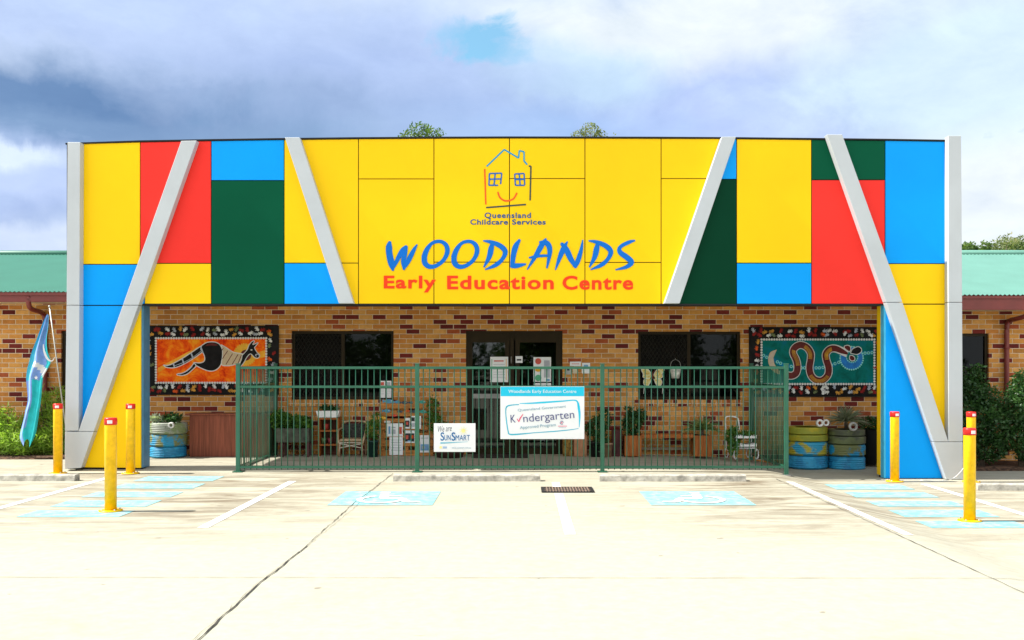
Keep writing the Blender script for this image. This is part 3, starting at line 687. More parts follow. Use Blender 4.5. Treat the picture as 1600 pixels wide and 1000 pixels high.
for x, y in [(f, YF) for f in FX] + [(FX[0], DW-.05), (FX[3], DW-.05)]:
    bm = bmesh.new(); z0 = gz(x, y); B(bm, x-.032, x+.032, y-.032, y+.032, z0-.02, 1.665); p = obj('post', bm, M_fence, fen, bevel=.005)
    bm = bmesh.new(); B(bm, x-.036, x+.036, y-.036, y+.036, 1.666, 1.682); obj('post_cap', bm, M_fence, p, bevel=.004)
    if y == YF: bm = bmesh.new(); B(bm, x-.075, x+.075, y-.075, y+.075, z0, z0+.012); obj('base_plate', bm, M_steel if x > 4 else M_fence, p)

# signs on the fence
YS = YF-.035
sxx = lambda px: WX(px, YS); szz = lambda py: WZ(py, YS)
M_sgW = mat('sign_white', (.80, .82, .83), .35, 0, .02); M_cy = mat('sign_cyan', (.01, .52, .74), .4, 0, .02); M_tl = mat('sign_teal', (.03, .42, .58), .4, 0, .04)
M_gr = mat('sign_grey_blue', (.27, .42, .50), .5, 0, .02); M_nv = mat('sign_navy', (.07, .08, .22), .5, 0, .02); M_pk = mat('sign_pink', (.75, .05, .16), .5, 0, .02); M_bl2 = mat('sign_blue', (.01, .14, .36), .5, 0, .03); M_yl2 = mat('sign_pale_yellow', (.85, .78, .30), .5, 0, .03); M_tx = mat('sign_text_grey', (.12, .14, .18), .5)
s1 = empty('fence_sign', (sxx(848), YS, szz(686)), 'large white kindergarten sign with cyan top band fixed to the fence', 'sign', 'signs on the green fence')
obj('sign_board', box(sxx(782), sxx(913), YS-.006, YS+.004, szz(686), szz(604)), M_sgW, s1, bevel=.002)
kx = lambda x: sxx(660 + x/5.926); kz = lambda y: szz(600 + y/5.926)
A_ = Art(YS-.0065); A_.rect(sxx(782.3), sxx(912.7), szz(619), szz(604.3), M_cy)
A_.text('Woodlands Early Education Centre', kx(797), kx(1425), kz(92), kz(53), WHT, bold=.0)
fr_ = [(900, 180, 5), (1000, 178, 12), (1130, 170, 16), (1300, 158, 12), (1400, 150, 10), (1435, 165, 14), (1448, 220, 22), (1456, 300, 16), (1452, 400, 5)]
A_.line([(kx(a), kz(b), (kx(c)-kx(0))) for a, b, c in fr_], M_cy)
fr_ = [(895, 190, 8), (820, 196, 10), (780, 212, 12), (772, 260, 8), (780, 350, 10), (795, 440, 10), (812, 466, 12), (900, 464, 12), (1050, 450, 7), (1200, 440, 9), (1350, 426, 8), (1445, 412, 5)]
A_.line([(kx(a), kz(b), (kx(c)-kx(0))) for a, b, c in fr_], M_tl)
A_.text('Queensland Government', kx(882), kx(1330), kz(240), kz(212), M_gr, rot=R(4.8), bold=.01)
A_.text('K', kx(817), kx(862), kz(357), kz(285), M_nv, rot=R(3)); A_.text('ndergarten', kx(934), kx(1406), kz(358), kz(262), M_nv, rot=R(4.8), bold=-.004)
A_.line([(kx(876), kz(322), .01), (kx(893), kz(348), .022), (kx(905), kz(318), .018), (kx(932), kz(278), .008)], M_pk, False)
A_.text('Approved Program', kx(902), kx(1236), kz(412), kz(376), M_gr, rot=R(4.8), bold=.01)
A_.line([(x, z, .008) for x, z in circle_pts(kx(1290), kz(358), .024, n=10, a1=5.6)], M_nv); A_.poly(circle_pts(kx(1290), kz(358), .010), M_pk)
A_.rect(kx(1255), kx(1338), kz(392), kz(387), M_pk); A_.rect(kx(1262), kx(1330), kz(405), kz(402), M_gr)
A_.done('sign_print', s1)
s2 = empty('fence_sign', (sxx(710), YS, szz(706)), 'small white sun safety sign with blue lettering beside the large sign', 'sign', 'signs on the green fence')
obj('sign_board', box(sxx(678), sxx(743), YS-.006, YS+.004, szz(706), szz(661.5)), M_sgW, s2, bevel=.002)
A_ = Art(YS-.0065)
A_.text('We are', kx(145), kx(272), kz(440), kz(385), M_tx, shear=.35, rot=R(5))
A_.text('S', kx(168), kx(202), kz(525), kz(447), M_bl2, bold=.015); A_.text('UN', kx(204), kx(262), kz(522), kz(472), M_bl2, bold=.008); A_.text('S', kx(270), kx(306), kz(525), kz(447), M_bl2, bold=.015); A_.text('MART', kx(308), kx(440), kz(522), kz(472), M_bl2, bold=.0)
A_.line([(kx(168), kz(546), .018), (kx(260), kz(543), .012), (kx(420), kz(534), .003)], M_tl)
A_.poly(circle_pts(kx(380), kz(432), .032), M_yl2)
A_.many([[(kx(380)+.04*math.cos(t-.12), kz(432)+.04*math.sin(t-.12)), (kx(380)+.075*math.cos(t), kz(432)+.075*math.sin(t)), (kx(380)+.04*math.cos(t+.12), kz(432)+.04*math.sin(t+.12))] for t in [k*.7 for k in range(9)]], M_yl2)
A_.poly(circle_pts(kx(170), kz(585), .02), M_yl2); A_.rect(kx(190), kx(228), kz(596), kz(578), mat('sign_pale_blue', (.35, .5, .7), .5)); A_.text('www.sunsmart.com.au', kx(272), kx(450), kz(597), kz(584), M_gr)
A_.done('sign_print', s2)

# ------------------------------------------------------------------ murals
def mural_mat(name, stops, scale=4):
    m = bpy.data.materials.new(name); m.use_nodes = True; t = NT(m.node_tree); b = m.node_tree.nodes['Principled BSDF']; b.inputs['Roughness'].default_value = .7; b.inputs['Specular IOR Level'].default_value = .1
    t.l.new(t.ramp(t.noise(t.node('ShaderNodeNewGeometry').outputs['Position'], scale, 8, .72, .6), stops), b.inputs['Base Color']); return m
M_or = mural_mat('mural_orange', [(.34, (.62, .020, .004)), (.47, (.90, .085, .004)), (.56, (.98, .19, .006)), (.70, (1.0, .42, .02))], 5)
M_sunband = mural_mat('mural_sun_band', [(.36, (.85, .28, .02)), (.6, (.95, .48, .05))], 6)
M_teal = mural_mat('mural_teal', [(.34, (.001, .10, .085)), (.5, (.002, .17, .15)), (.66, (.003, .16, .26))], 3)
C_w = mat('paint_white', (.72, .72, .70), .6, 0, .08, 30, spec=.1); C_o = mat('paint_ochre', (.62, .30, .05), .6, 0, .12, 30, spec=.1); C_r = mat('paint_red', (.30, .022, .02), .6, 0, .12, 30, spec=.1); C_k = mat('paint_black', (.014, .013, .014), .5, 0, .3, 9, spec=.1); C_or = mat('paint_orange_red', (.70, .10, .02), .6, 0, .1, 30, spec=.1)
C_tan = mat('paint_tan', (.62, .48, .30), .6, 0, .08, 20); C_br = mat('paint_brown', (.16, .03, .02), .6, 0, .1, 20); C_gn = mat('paint_moss', (.16, .20, .08), .6, 0, .2, 20); C_yo = mat('paint_yellow_ochre', (.86, .45, .03), .5, 0, .1, 20); C_cy = mat('paint_aqua', (.22, .68, .62), .5, 0, .1, 30); C_bl = mat('paint_blue', (.01, .20, .60), .5, 0, .2, 12); C_gy = mat('paint_grey', (.42, .46, .54), .6, 0, .1, 30); C_sr = mat('snake_red', (.13, .012, .010), .5, 0, .25, 14)
def hand(A, x, z, s, rot, m):
    flip = random.choice((-1, 1)); polys = [circle_pts(0, 0, .40, .46, 10)]
    for a, l, r0 in ((-.55, .92, .30), (-.2, 1.12, .3), (.12, 1.15, .3), (.45, 1.0, .3), (1.25, .72, .25)):
        a *= flip; d = Vector((math.sin(a), math.cos(a))); n = Vector((d.y, -d.x))
        p0 = d*r0*.9; p1 = d*l; polys.append([tuple(p0+n*.10), tuple(p0-n*.10), tuple(p1-n*.085), tuple(p1+d*.07), tuple(p1+n*.085)])
    T = lambda p: (x + s*(p[0]*math.cos(rot)-p[1]*math.sin(rot)), z + s*(p[0]*math.sin(rot)+p[1]*math.cos(rot)))
    for p in polys: A.step(.00008); A.many([[T(q) for q in p]], m)
def mural_frame(x0, x1, y0, y1, ix0, ix1, iy0, iy1, bgm, label):
    t = empty('painted_mural', (w((x0+x1)/2), DW, h(y1)), label, 'mural', 'painted murals on the brick wall')
    obj('board', box(w(x0), w(x1), DW-.03, DW-.002, h(y1), h(y0)), C_k, t)
    A = Art(DW-.0305)
    hb = [(x, yy) for x in frange(x0+5, x1-4, 10.6) for yy in ((y0+iy0)/2-2.5, (y0+iy0)/2+3.5, (y1+iy1)/2-3, (y1+iy1)/2+3)] + [(xx, y) for y in frange(iy0+5, iy1-3, 9.6) for xx in ((x0+ix0)/2, (x1+ix1)/2)]
    random.shuffle(hb)
    for i, (px, py) in enumerate(hb):
        hand(A, w(px+random.uniform(-2, 2)), h(py+random.uniform(-1.2, 1.2)), random.uniform(.053, .064), random.uniform(-2.2, 2.2), random.choice([C_w, C_w, C_w, C_o, C_o, C_r, C_r, C_r, C_or, C_gn, C_gy]))
    A.done('handprint_border', t)
    A = Art(DW-.036); A.rect(w(ix0), w(ix1), h(iy1), h(iy0), bgm)
    dots = []
    W_, H_ = w(ix1)-w(ix0), h(iy0)-h(iy1); nx, nz = round(W_/.046), round(H_/.046)
    for k in range(nx+1):
        for z in (h(iy0), h(iy1)): dots.append(circle_pts(w(ix0)+W_*k/nx, z, .0205, n=9))
    for k in range(1, nz):
        for x in (w(ix0), w(ix1)): dots.append(circle_pts(x, h(iy1)+H_*k/nz, .0205, n=9))
    return t, A, dots
def frange(a, b, s):
    o = []
    while a < b: o.append(a); a += s
    return o
t1, A, dots = mural_frame(228, 436, 509, 617, 245, 417, 528.5, 598, M_or, 'orange leaping kangaroo mural in black handprint border, left of the fence')
qx = lambda x: w(220 + x/7.273); qz = lambda y: h(500 + y/7.273); qw = lambda v: v/7.273*DW/F
qp = lambda P: [(qx(a), qz(b)) for a, b in P]; qr = lambda P, wd: [(qx(a), qz(b), qw(wd)) for a, b in P]
A.poly(qp([(200, 545), (560, 355), (700, 285), (760, 300), (560, 420), (330, 520), (210, 600)]), M_sunband)
A.poly(qp([(1250, 400), (1420, 340), (1420, 420), (1300, 450)]), M_sunband)
A.poly(circle_pts(qx(1190), qz(395), qw(120), n=26), C_yo); A.poly(circle_pts(qx(1200), qz(400), qw(62), n=20), C_sr)
A.many([circle_pts(qx(1190)+qw(124)*math.cos(k*.21), qz(395)+qw(124)*math.sin(k*.21), qw(10), n=6) for k in range(30)], C_yo)
def outlined(P, m, om, wd=9, n=5):
    Q = catmull([tuple(p) for p in P] + [tuple(P[0])], n)
    A.poly(qp(Q[:-1]), m); A.line(qr(Q, wd), om, False)
outlined([(262, 512), (330, 512), (450, 455), (590, 365), (700, 295), (735, 330), (700, 370), (600, 440), (500, 500), (400, 540), (310, 540)], C_k, C_w, 10)
outlined([(700, 290), (760, 255), (840, 250), (900, 275), (935, 340), (938, 430), (910, 520), (850, 572), (780, 578), (700, 550), (630, 512), (610, 485), (680, 488), (725, 470), (735, 430), (715, 370), (690, 330)], C_k, C_w, 10)
A.poly(qp([(735, 300), (770, 268), (830, 262), (890, 285), (860, 292), (800, 290)]), C_sr)
outlined([(612, 487), (635, 520), (600, 560), (540, 610), (480, 630), (425, 625), (425, 612), (490, 600), (550, 560), (590, 520)], C_k, C_w, 9)
outlined([(920, 280), (980, 315), (1060, 365), (1160, 385), (1175, 400), (1150, 470), (1080, 505), (990, 520), (925, 505), (935, 420), (935, 340)], C_tan, C_w, 9)
for a, b in (((945, 318), (930, 345)), ((995, 350), (935, 440)), ((1050, 382), (975, 505)), ((1112, 392), (1045, 505)), ((1150, 400), (1110, 500))): A.line(qr([a, b], 9), C_br, False)
outlined([(1160, 400), (1215, 340), (1235, 290), (1270, 245), (1300, 240), (1280, 280), (1340, 258), (1310, 300), (1300, 320), (1330, 370), (1358, 400), (1340, 432), (1300, 425), (1255, 385), (1215, 420), (1180, 480), (1150, 520), (1125, 515), (1150, 450)], C_k, C_w, 8)
A.poly(circle_pts(qx(1330), qz(400), qw(24), qw(17)), C_gy); A.poly(circle_pts(qx(1334), qz(405), qw(15), qw(12)), C_k); A.poly(circle_pts(qx(1265), qz(340), qw(12), qw(7)), C_w)
for P in ([(690, 305), (715, 375)], [(580, 375), (605, 440)], [(480, 440), (500, 500)], [(380, 495), (392, 535)]): A.line(qr(P, 16), C_gy, False)
A.line(qr([(395, 520), (500, 480), (600, 425), (700, 350)], 6), C_gy); A.line(qr([(445, 620), (530, 585), (595, 530)], 5), C_gy)
A.many(dots, C_w); A.done('painting', t1)
t2, A, dots = mural_frame(1170, 1373, 511, 620, 1189, 1365, 530.5, 600, M_teal, 'teal curling snake mural in black handprint border, right of the fence')
qx = lambda x: w(1160 + x/6.957); qz = lambda y: h(500 + y/6.957); qw = lambda v: v/6.957*DW/F
A.line(qr([(215, 385), (330, 430), (440, 490), (540, 505), (700, 520), (880, 515), (1000, 480), (1080, 440), (1150, 370), (1290, 365), (1425, 350)], 44), mural_mat('mural_blue_wash', [(.35, (.005, .14, .22)), (.6, (.01, .20, .42))], 6))
dd = [(225, 385), (260, 405), (375, 455), (410, 470), (525, 505), (560, 510), (635, 520), (670, 520), (795, 520), (830, 520), (870, 515), (960, 490), (1000, 475), (1040, 460), (1285, 365), (1325, 360), (1362, 358), (1402, 355)]
A.many([circle_pts(qx(a), qz(b), qw(17)) for a, b in dd], C_cy)
A.many([circle_pts(qx(a), qz(b), qw(8)) for a, b in dd], M_teal)
A.poly(circle_pts(qx(1180), qz(415), qw(125), n=28), C_bl); A.poly(circle_pts(qx(1185), qz(400), qw(62), n=20), M_teal)
A.many([circle_pts(qx(1180)+qw(125)*math.cos(k*.196), qz(415)+qw(125)*math.sin(k*.196), qw(10), n=7) for k in range(32)] + [circle_pts(qx(1185)+qw(62)*math.cos(k*.35), qz(400)+qw(62)*math.sin(k*.35), qw(8), n=7) for k in range(18)], C_cy)
A.poly(qp(catmull([(368, 322), (300, 350), (275, 420), (285, 490), (330, 560), (400, 590), (400, 560), (345, 480), (330, 410)], 4)), C_tan); 
for k in (0, 14, 28): A.line(qr([(355-k*.3, 330+k), (305+k*.5, 370+k), (292+k, 430), (305+k, 500)], 4), C_gy)
SN = [(480, 600), (530, 605), (575, 580), (592, 520), (580, 440), (545, 360), (560, 305), (620, 272), (690, 295), (735, 360), (735, 430), (722, 520), (740, 600), (790, 650), (860, 655), (920, 600), (930, 520), (905, 430), (900, 370), (940, 320), (1000, 310), (1080, 340), (1135, 365)]
A.line(qr(SN, 84), C_w); A.line([(a, b, c) for a, b, c in qr(SN[:-3], 70)] + [(qx(1000), qz(310), qw(66)), (qx(1080), qz(342), qw(50)), (qx(1138), qz(368), qw(22))], C_sr)
S_ = catmull([(float(a), float(b)) for a, b in SN], 8)
for lo, hi in ((27, 45), (62, 80), (96, 120), (136, 156)):
    bars = []
    for k in range(lo, min(hi, len(S_)-2)):
        (a, b), (c, d) = S_[k], S_[k+1]; v_ = Vector((c-a, d-b)).normalized(); n_ = Vector((-v_.y, v_.x)); p = Vector((a, b))
        bars.append([(qx(q.x), qz(q.y)) for q in (p+n_*26-v_*1.7, p+n_*26+v_*1.7, p-n_*14+v_*1.7, p-n_*14-v_*1.7)])
    A.many(bars, C_yo)
def outl(P, m, wd=8):
    Q = catmull(P+[P[0]], 5); A.poly(qp(Q[:-1]), m); A.line(qr(Q, wd), C_w, False)
outl([(1150, 345), (1105, 310), (1100, 285), (1135, 275), (1165, 290), (1168, 330)], C_sr); outl([(1165, 360), (1190, 315), (1250, 290), (1285, 315), (1280, 350), (1235, 375)], C_k); outl([(1160, 385), (1155, 420), (1180, 445), (1212, 435), (1210, 405), (1185, 385)], C_sr)
A.many(dots, C_w); A.done('painting', t2)

# ------------------------------------------------------------------ bollards, wheel stops, grate
bol = empty('bollard', (0, 0, 0), '', 'bollard', 'yellow bollards with red tops')
bm = bmesh.new(); lathe(bm, [(.0, .012), (.066, .012), (.066, .985)], (0, 0, 0), 28); obj('post', bm, M_bolY, bol)
bm = bmesh.new(); lathe(bm, [(.0665, .985), (.0705, .985), (.0705, 1.05), (.064, 1.064), (0, 1.064)], (0, 0, 0), 28); rc = obj('red_band', bm, M_bolR, bol)
bm = bmesh.new()
for k in range(5):
    a0, a1 = -1.75+.16*k, -1.75+.16*(k+1); f = bm.faces.new([bm.verts.new((.0712*math.cos(a), .0712*math.sin(a), z)) for a, z in ((a0, 1.0), (a1, 1.0), (a1, 1.038), (a0, 1.038))])
lab = obj('sticker', bm, WHT, rc)
bm = bmesh.new(); lathe(bm, [(.067, .016), (.13, .014), (.13, .0), (.067, .0)], (0, 0, 0), 28); bp = obj('base_plate', bm, M_bolY, bol)
for k in range(4):
    a = .8+k*math.pi/2; bm = bmesh.new(); lathe(bm, [(.010, .014), (.010, .028), (0, .028)], (.105*math.cos(a), .105*math.sin(a), 0), 6); obj('bolt', bm, M_steel, bp)
bpos = [(WX(173, 11.45), 11.45, 'yellow bollard standing alone nearest the camera on the left blue stripes'),
        (WX(90.5, 15.3), 15.3, 'yellow bollard left of the left silver column, in front of the flag'),
        (WX(204, 15.3), 15.3, 'yellow bollard in front of the yellow base of the left pier'),
        (WX(1398, 15.3), 15.3, 'yellow bollard in front of the blue base of the right pier'),
        (WX(1517.5, 15.25), 15.25, 'yellow bollard half hidden behind the nearer one on the right'),
        (WX(1515, 11.5), 11.5, 'yellow bollard nearest the camera on the right blue stripes')]
for i, (x, y, l) in enumerate(bpos):
    if i == 0: bol.location = (x, y, gz(x, y)+.004); bol['label'] = l
    else: copy_tree(bol, None, (x, y, gz(x, y)+.004), l)
def stop(px0, px1, y, label):
    x0, x1 = WX(px0, y), WX(px1, y); bm = bmesh.new(); n = 24; pr = [(0, 0), (.012, .075), (.03, .092), (.15, .092), (.168, .075), (.18, 0)]
    rings = []
    for i in range(n+1):
        x = x0+(x1-x0)*i/n; rings.append([bm.verts.new((x+random.uniform(-.003, .003), y+a+random.uniform(-.003, .003), gz(x, y)+b+random.uniform(-.003, .003)*(b > 0))) for a, b in pr])
    for i in range(n):
        for k in range(5): bm.faces.new((rings[i][k], rings[i+1][k], rings[i+1][k+1], rings[i][k+1]))
    bm.faces.new(rings[0][::-1]); bm.faces.new(rings[-1])
    return tag(recentre(obj('wheel_stop', fix(bm), M_kerb)), label, 'wheel stop', 'concrete wheel stops')
stop(-120, 116, 14.35, 'weathered concrete wheel stop at the left edge beside a yellow bollard')
stop(614, 844, 14.32, 'weathered concrete wheel stop below the small sun safety sign')
stop(937, 1166, 14.32, 'weathered concrete wheel stop just right of the drain grate')
stop(1528, 1760, 14.25, 'weathered concrete wheel stop at the right edge before the dark shrubs')
gr = empty('drain_grate', (.605, 13.35, 0), 'rusty dark metal drain grate set across the white centre line', 'drain grate')
x0, x1, y0, y1 = .28, .93, 13.08, 13.6
obj('pit', box(x0, x1, y0, y1, .001, .006), DARK, gr)
bm = bmesh.new(); B(bm, x0-.02, x0+.02, y0, y1, .0065, .016); B(bm, x1-.02, x1+.02, y0, y1, .0065, .016); B(bm, x0+.02, x1-.02, y0, y0+.02, .0065, .016); B(bm, x0+.02, x1-.02, y1-.02, y1, .0065, .016); obj('frame', bm, DARK, gr)
bm = bmesh.new()
for k in range(15): xx = x0+.05+k*.039; B(bm, xx, xx+.014, y0+.021, y1-.021, .0068, .0145)
for k in range(3): B(bm, x0+.021, x1-.021, y0+.12+k*.13, y0+.14+k*.13, .0150, .0165)
obj('grille', bm, mat('rusty_bar', (.30, .22, .17), .7, .3, .4, 20), gr)

# ------------------------------------------------------------------ foliage helpers
def leafcloud(blobs, n, size, seed, droop=0.0, asp=.45, shell=.5):
    rnd = random.Random(seed); bm = bmesh.new(); vol = [b[3]*b[4]*b[5] for b in blobs]; tot = sum(vol)
    for b, v_ in zip(blobs, vol):
        cx, cy, cz, rx, ry, rz = b
        for _ in range(max(6, int(n*v_/tot))):
            while True:
                p = Vector((rnd.uniform(-1, 1), rnd.uniform(-1, 1), rnd.uniform(-1, 1)))
                if .05 < p.length < 1: break
            r = p.length; p = p/r*(r**shell)*(1+.16*math.sin(7*p.x+seed)*math.cos(6*p.z+2*p.y))
            c = Vector((cx+p.x*rx, cy+p.y*ry, cz+p.z*rz))
            a = Vector((rnd.gauss(0, 1), rnd.gauss(0, 1), rnd.gauss(0, .7)+.3-droop)).normalized(); b2 = a.cross(Vector((rnd.gauss(0, 1), rnd.gauss(0, 1), rnd.gauss(0, 1)))).normalized()
            s = size*rnd.uniform(.6, 1.35); q = s*asp
            bm.faces.new([bm.verts.new(v3) for v3 in (c, c+a*s*.45+b2*q*.5, c+a*s, c+a*s*.45-b2*q*.5)])
    return bm
L_tree = leaf_mat('tree_leaf', (.030, .075, .018), (.09, .16, .035), (.20, .26, .06), 2.2)
L_olive = leaf_mat('olive_leaf', (.06, .09, .03), (.17, .20, .08), (.32, .27, .13), 2.5)
L_dark = leaf_mat('shrub_leaf', (.014, .050, .014), (.040, .105, .028), (.09, .19, .05), 5, .25, .35)
L_fern = leaf_mat('fern_leaf', (.14, .25, .035), (.32, .46, .075), (.50, .60, .17), 4, .45)
L_pot = leaf_mat('pot_leaf', (.03, .09, .015), (.09, .20, .03), (.20, .36, .05), 9, .35)
L_grey = leaf_mat('spiky_leaf', (.10, .12, .07), (.22, .24, .15), (.33, .34, .24), 9, .2)
def tree(name, x, y, zt, crown, n, size, m, label, seed, trunk_r=.16, group=None):
    t = empty(name, (x, y, 0), label, 'tree', group)
    rnd = random.Random(seed); bm = bmesh.new(); zc = min(b[2] for b in crown)
    tube(bm, [(x, y, -.1), (x+.1, y, zc*.5), (x, y, zc)], [trunk_r, trunk_r*.8, trunk_r*.55], 9)
    for b in crown: tube(bm, [(x, y, zc*.6), ((x+b[0])/2, (y+b[1])/2, (zc*.6+b[2])/2+.3), (b[0], b[1], b[2])], [trunk_r*.5, trunk_r*.3, trunk_r*.08], 6)
    obj('trunk', bm, M_bark, t); obj('crown', leafcloud(crown, n, size, seed), m, t); return t
def crown_of(x, y, zt, R_, seed, k=14, flat=.75):
    rnd = random.Random(seed); c = []
    for i in range(k):
        a = rnd.uniform(0, 6.28); q = R_*rnd.uniform(.05, .75); z = zt - R_*flat*rnd.uniform(.25, 1.5); r = R_*rnd.uniform(.24, .42)
        c.append((x+q*math.cos(a), y+q*math.sin(a), min(z, zt-r*.8), r, r, r*.8))
    return c
# tree tops over the facade
D1 = 34
c = [(WX(656, D1), D1, WZ(206, D1), .36, .5, .30), (WX(640, D1), D1, WZ(214, D1), .36, .5, .22), (WX(670, D1), D1, WZ(211, D1), .30, .5, .22), (WX(688, D1), D1-.2, WZ(212, D1), .20, .4, .18), (WX(652, D1), D1, WZ(248, D1), 1.0, 1.0, .6), (WX(690, D1), D1+.5, WZ(262, D1), 1.0, 1.0, .7)]
tree('tree', WX(660, D1), D1, 10, c, 9000, .11, L_tree, 'bright green rounded tree top showing just above the facade, left of the logo', 3)
c = [(WX(923, D1), D1, WZ(207, D1), .34, .5, .30), (WX(905, D1), D1, WZ(213, D1), .24, .4, .2), (WX(938, D1), D1, WZ(213, D1), .26, .4, .2), (WX(915, D1), D1, WZ(198, D1), .05, .1, .2), (WX(959, D1), D1, WZ(213, D1), .05, .1, .12), (WX(925, D1), D1, WZ(255, D1), 1.0, 1.0, .8)]
tree('tree', WX(925, D1), D1, 10, c, 7000, .09, L_olive, 'sparse olive brown tree top showing just above the facade, right of the logo', 4)
D2 = 45
for i, (px, py, rr, m, sd_, lab_) in enumerate([(1516, 378, .8, L_tree, 11, 'small bright green tree beyond the roof beside the right silver column'), (1570, 361, 1.7, L_olive, 12, 'larger grey green tree beyond the right roof'), (1612, 372, 1.2, L_tree, 13, 'green tree beyond the right roof, cut by the right edge of the photo')]):
    x = WX(px, D2); zt = WZ(py, D2)
    tree('tree', x, D2, zt, crown_of(x, D2, zt, rr*1.25, sd_, 22, .95), 9000, .13, m, lab_, sd_, .14)
# trees across the road behind the camera: the entrance glass mirrors them
tp = tree('street_tree', -6, -22, 8, crown_of(-6, -22, 7.5, 3.9, 21, 16) + [(-6+a, -22+b, 1.6, 1.9, 1.6, 1.6) for a, b in ((-2.6, 0), (0, .6), (2.6, 0), (-1.3, 1), (1.3, -1))], 9000, .34, L_tree, 'tall green tree across the car park mirrored in the entrance door glass', 21, .2, 'trees mirrored in the glass')
for i, (x, y) in enumerate([(1.5, -24), (8, -21), (-13, -25), (15, -26), (-20, -23), (22, -24)]): copy_tree(tp, None, (x, y, 0), rz=1.3*i+.8)
# shrubs left (ferny) and right (broad leaved)
def shrub(name, px, y, blobs, n, size, m, label, seed, asp=.4, droop=0):
    x = WX(px, y); z0 = gz(x, y); t = empty(name, (x, y, z0+.05), label, 'shrub')
    bm = bmesh.new(); rnd = random.Random(seed)
    for b in blobs:
        tube(bm, [(x+rnd.uniform(-.1, .1), y, z0), ((x+WX(b[0], y))/2, y, (z0+WZ(b[1], y))/2), (WX(b[0], y), y+b[4], WZ(b[1], y))], [.022, .014, .005], 5)
    obj('stems', bm, M_bark, t)
    obj('foliage', leafcloud([(WX(b[0], y), y+b[4], WZ(b[1], y), b[2]/(F/y), b[2]/(F/y)*.8, b[3]/(F/y)) for b in blobs], n, size, seed, droop, asp, .7), m, t); return t
shrub('feathery_shrub', 12, 17.3, [(8, 690, 24, 20, 0), (30, 692, 20, 18, -.1), (-10, 680, 26, 24, .1), (18, 668, 16, 16, 0), (2, 655, 12, 13, 0), (12, 645, 9, 10, 0), (42, 702, 14, 10, -.1), (-8, 648, 12, 14, 0), (30, 664, 9, 12, .1)], 5200, .13, L_fern, 'low feathery light green shrub at the left edge below the brick wall', 31, .10)
shrub('feathery_shrub', 78, 17.45, [(76, 690, 22, 20, 0), (88, 668, 15, 18, 0), (60, 690, 16, 16, -.1), (84, 645, 13, 15, .05), (70, 622, 10, 10, 0), (90, 614, 9, 9, 0), (60, 616, 7, 7, 0), (98, 700, 18, 12, 0), (58, 655, 12, 12, 0), (72, 637, 9, 9, .1), (97, 632, 8, 10, 0), (48, 672, 10, 10, 0)], 6200, .13, L_fern, 'taller feathery light green shrub between the flag and the left column', 32, .10)
shrub('broadleaf_shrub', 1530, 17.2, [(1518, 612, 22, 26, 0), (1540, 622, 22, 22, 0), (1525, 655, 30, 34, -.1), (1555, 665, 26, 34, -.1), (1510, 690, 22, 26, 0), (1545, 700, 28, 22, 0), (1525, 585, 14, 16, 0), (1505, 600, 12, 24, .1), (1560, 640, 16, 20, 0)], 9000, .062, L_dark, 'dense dark green broadleaf shrub touching the right silver column', 33, .5)
shrub('broadleaf_shrub', 1595, 17.1, [(1592, 610, 18, 22, 0), (1605, 600, 22, 24, 0), (1590, 640, 22, 26, -.1), (1610, 650, 24, 34, 0), (1588, 680, 20, 28, 0), (1604, 700, 24, 22, -.1), (1630, 640, 24, 50, 0), (1580, 620, 12, 14, 0)], 8000, .062, L_dark, 'glossy dark green broadleaf shrub cut by the right edge of the photo', 34, .5)

# ------------------------------------------------------------------ flag
FY = 17.0; gx = lambda p: WX(p, FY); gzz = lambda p: WZ(p, FY)
fl = empty('flag', (gx(100), FY, .08), 'blue and teal flag hanging limp from a leaning pole beside the left column', 'flag')
bm = bmesh.new(); tube(bm, [(gx(77.5), FY, gzz(480)), (gx(103), FY+.1, gzz(700))], .011, 8); lathe(bm, [(.0, -.02), (.02, -.01), (.02, .01), (0, .025)], (gx(77.2), FY, gzz(479)), 10); obj('pole', bm, mat('pole_grey', (.52, .52, .48), .4, .3), fl)
C_fb = mat('flag_blue', (.22, .37, .76), .7, 0, .12, 9); C_ft = mat('flag_teal', (.03, .56, .60), .7, 0, .12, 9); C_fw = mat('flag_white', (.75, .76, .78), .7, 0, .05); C_fk = mat('flag_sky', (.05, .45, .60), .7, 0, .1)
rows = [(492, 74, 78), (500, 70, 78), (515, 64, 77.5), (530, 58, 75.5), (550, 50, 77), (565, 46, 82), (575, 43, 78), (590, 41, 70), (605, 42, 68), (625, 43, 66), (645, 38, 63), (665, 33, 60), (680, 31, 57), (692, 37, 52)]
bm = bmesh.new(); NF = 30; g = []
for (py, xa, xb) in catmull(rows, 4):
    g.append([bm.verts.new((gx(xa+(xb-xa)*(k/NF)), FY-.03+.035*math.sin(k/NF*11+py*.012)*min(1, (xb-xa)/14), gzz(py + 6*math.sin(k/NF*9+1)*(1 if py > 640 else .2)))) for k in range(NF+1)])
for i in range(len(g)-1):
    for k in range(NF):
        f = bm.faces.new((g[i][k], g[i][k+1], g[i+1][k+1], g[i+1][k])); f.smooth = True; u = k/NF; py = rows[0][0]+(i/(len(g)-1))*200
        mi = 0
        if py < 600: mi = 3 if u < .18 else (0 if u < .74 else 1)
        else: mi = 0 if u < .38 else 1
        if py > 668: mi = 1 if u > .25 else 0
        if 573 < py + (u-.5)*-26 < 585 and u > .2: mi = 2
        f.material_index = mi
obj('cloth', bm, [C_fb, C_ft, C_fw, C_fk], fl)
bm = bmesh.new(); ribbon(bm, catmull([(gx(71), gzz(538), .012), (gx(72), gzz(548), .03), (gx(77), gzz(560), .035), (gx(84), gzz(564), .02), (gx(89), gzz(558), .006)], 5), FY-.075); obj('header_tape', bm, C_fw, fl)
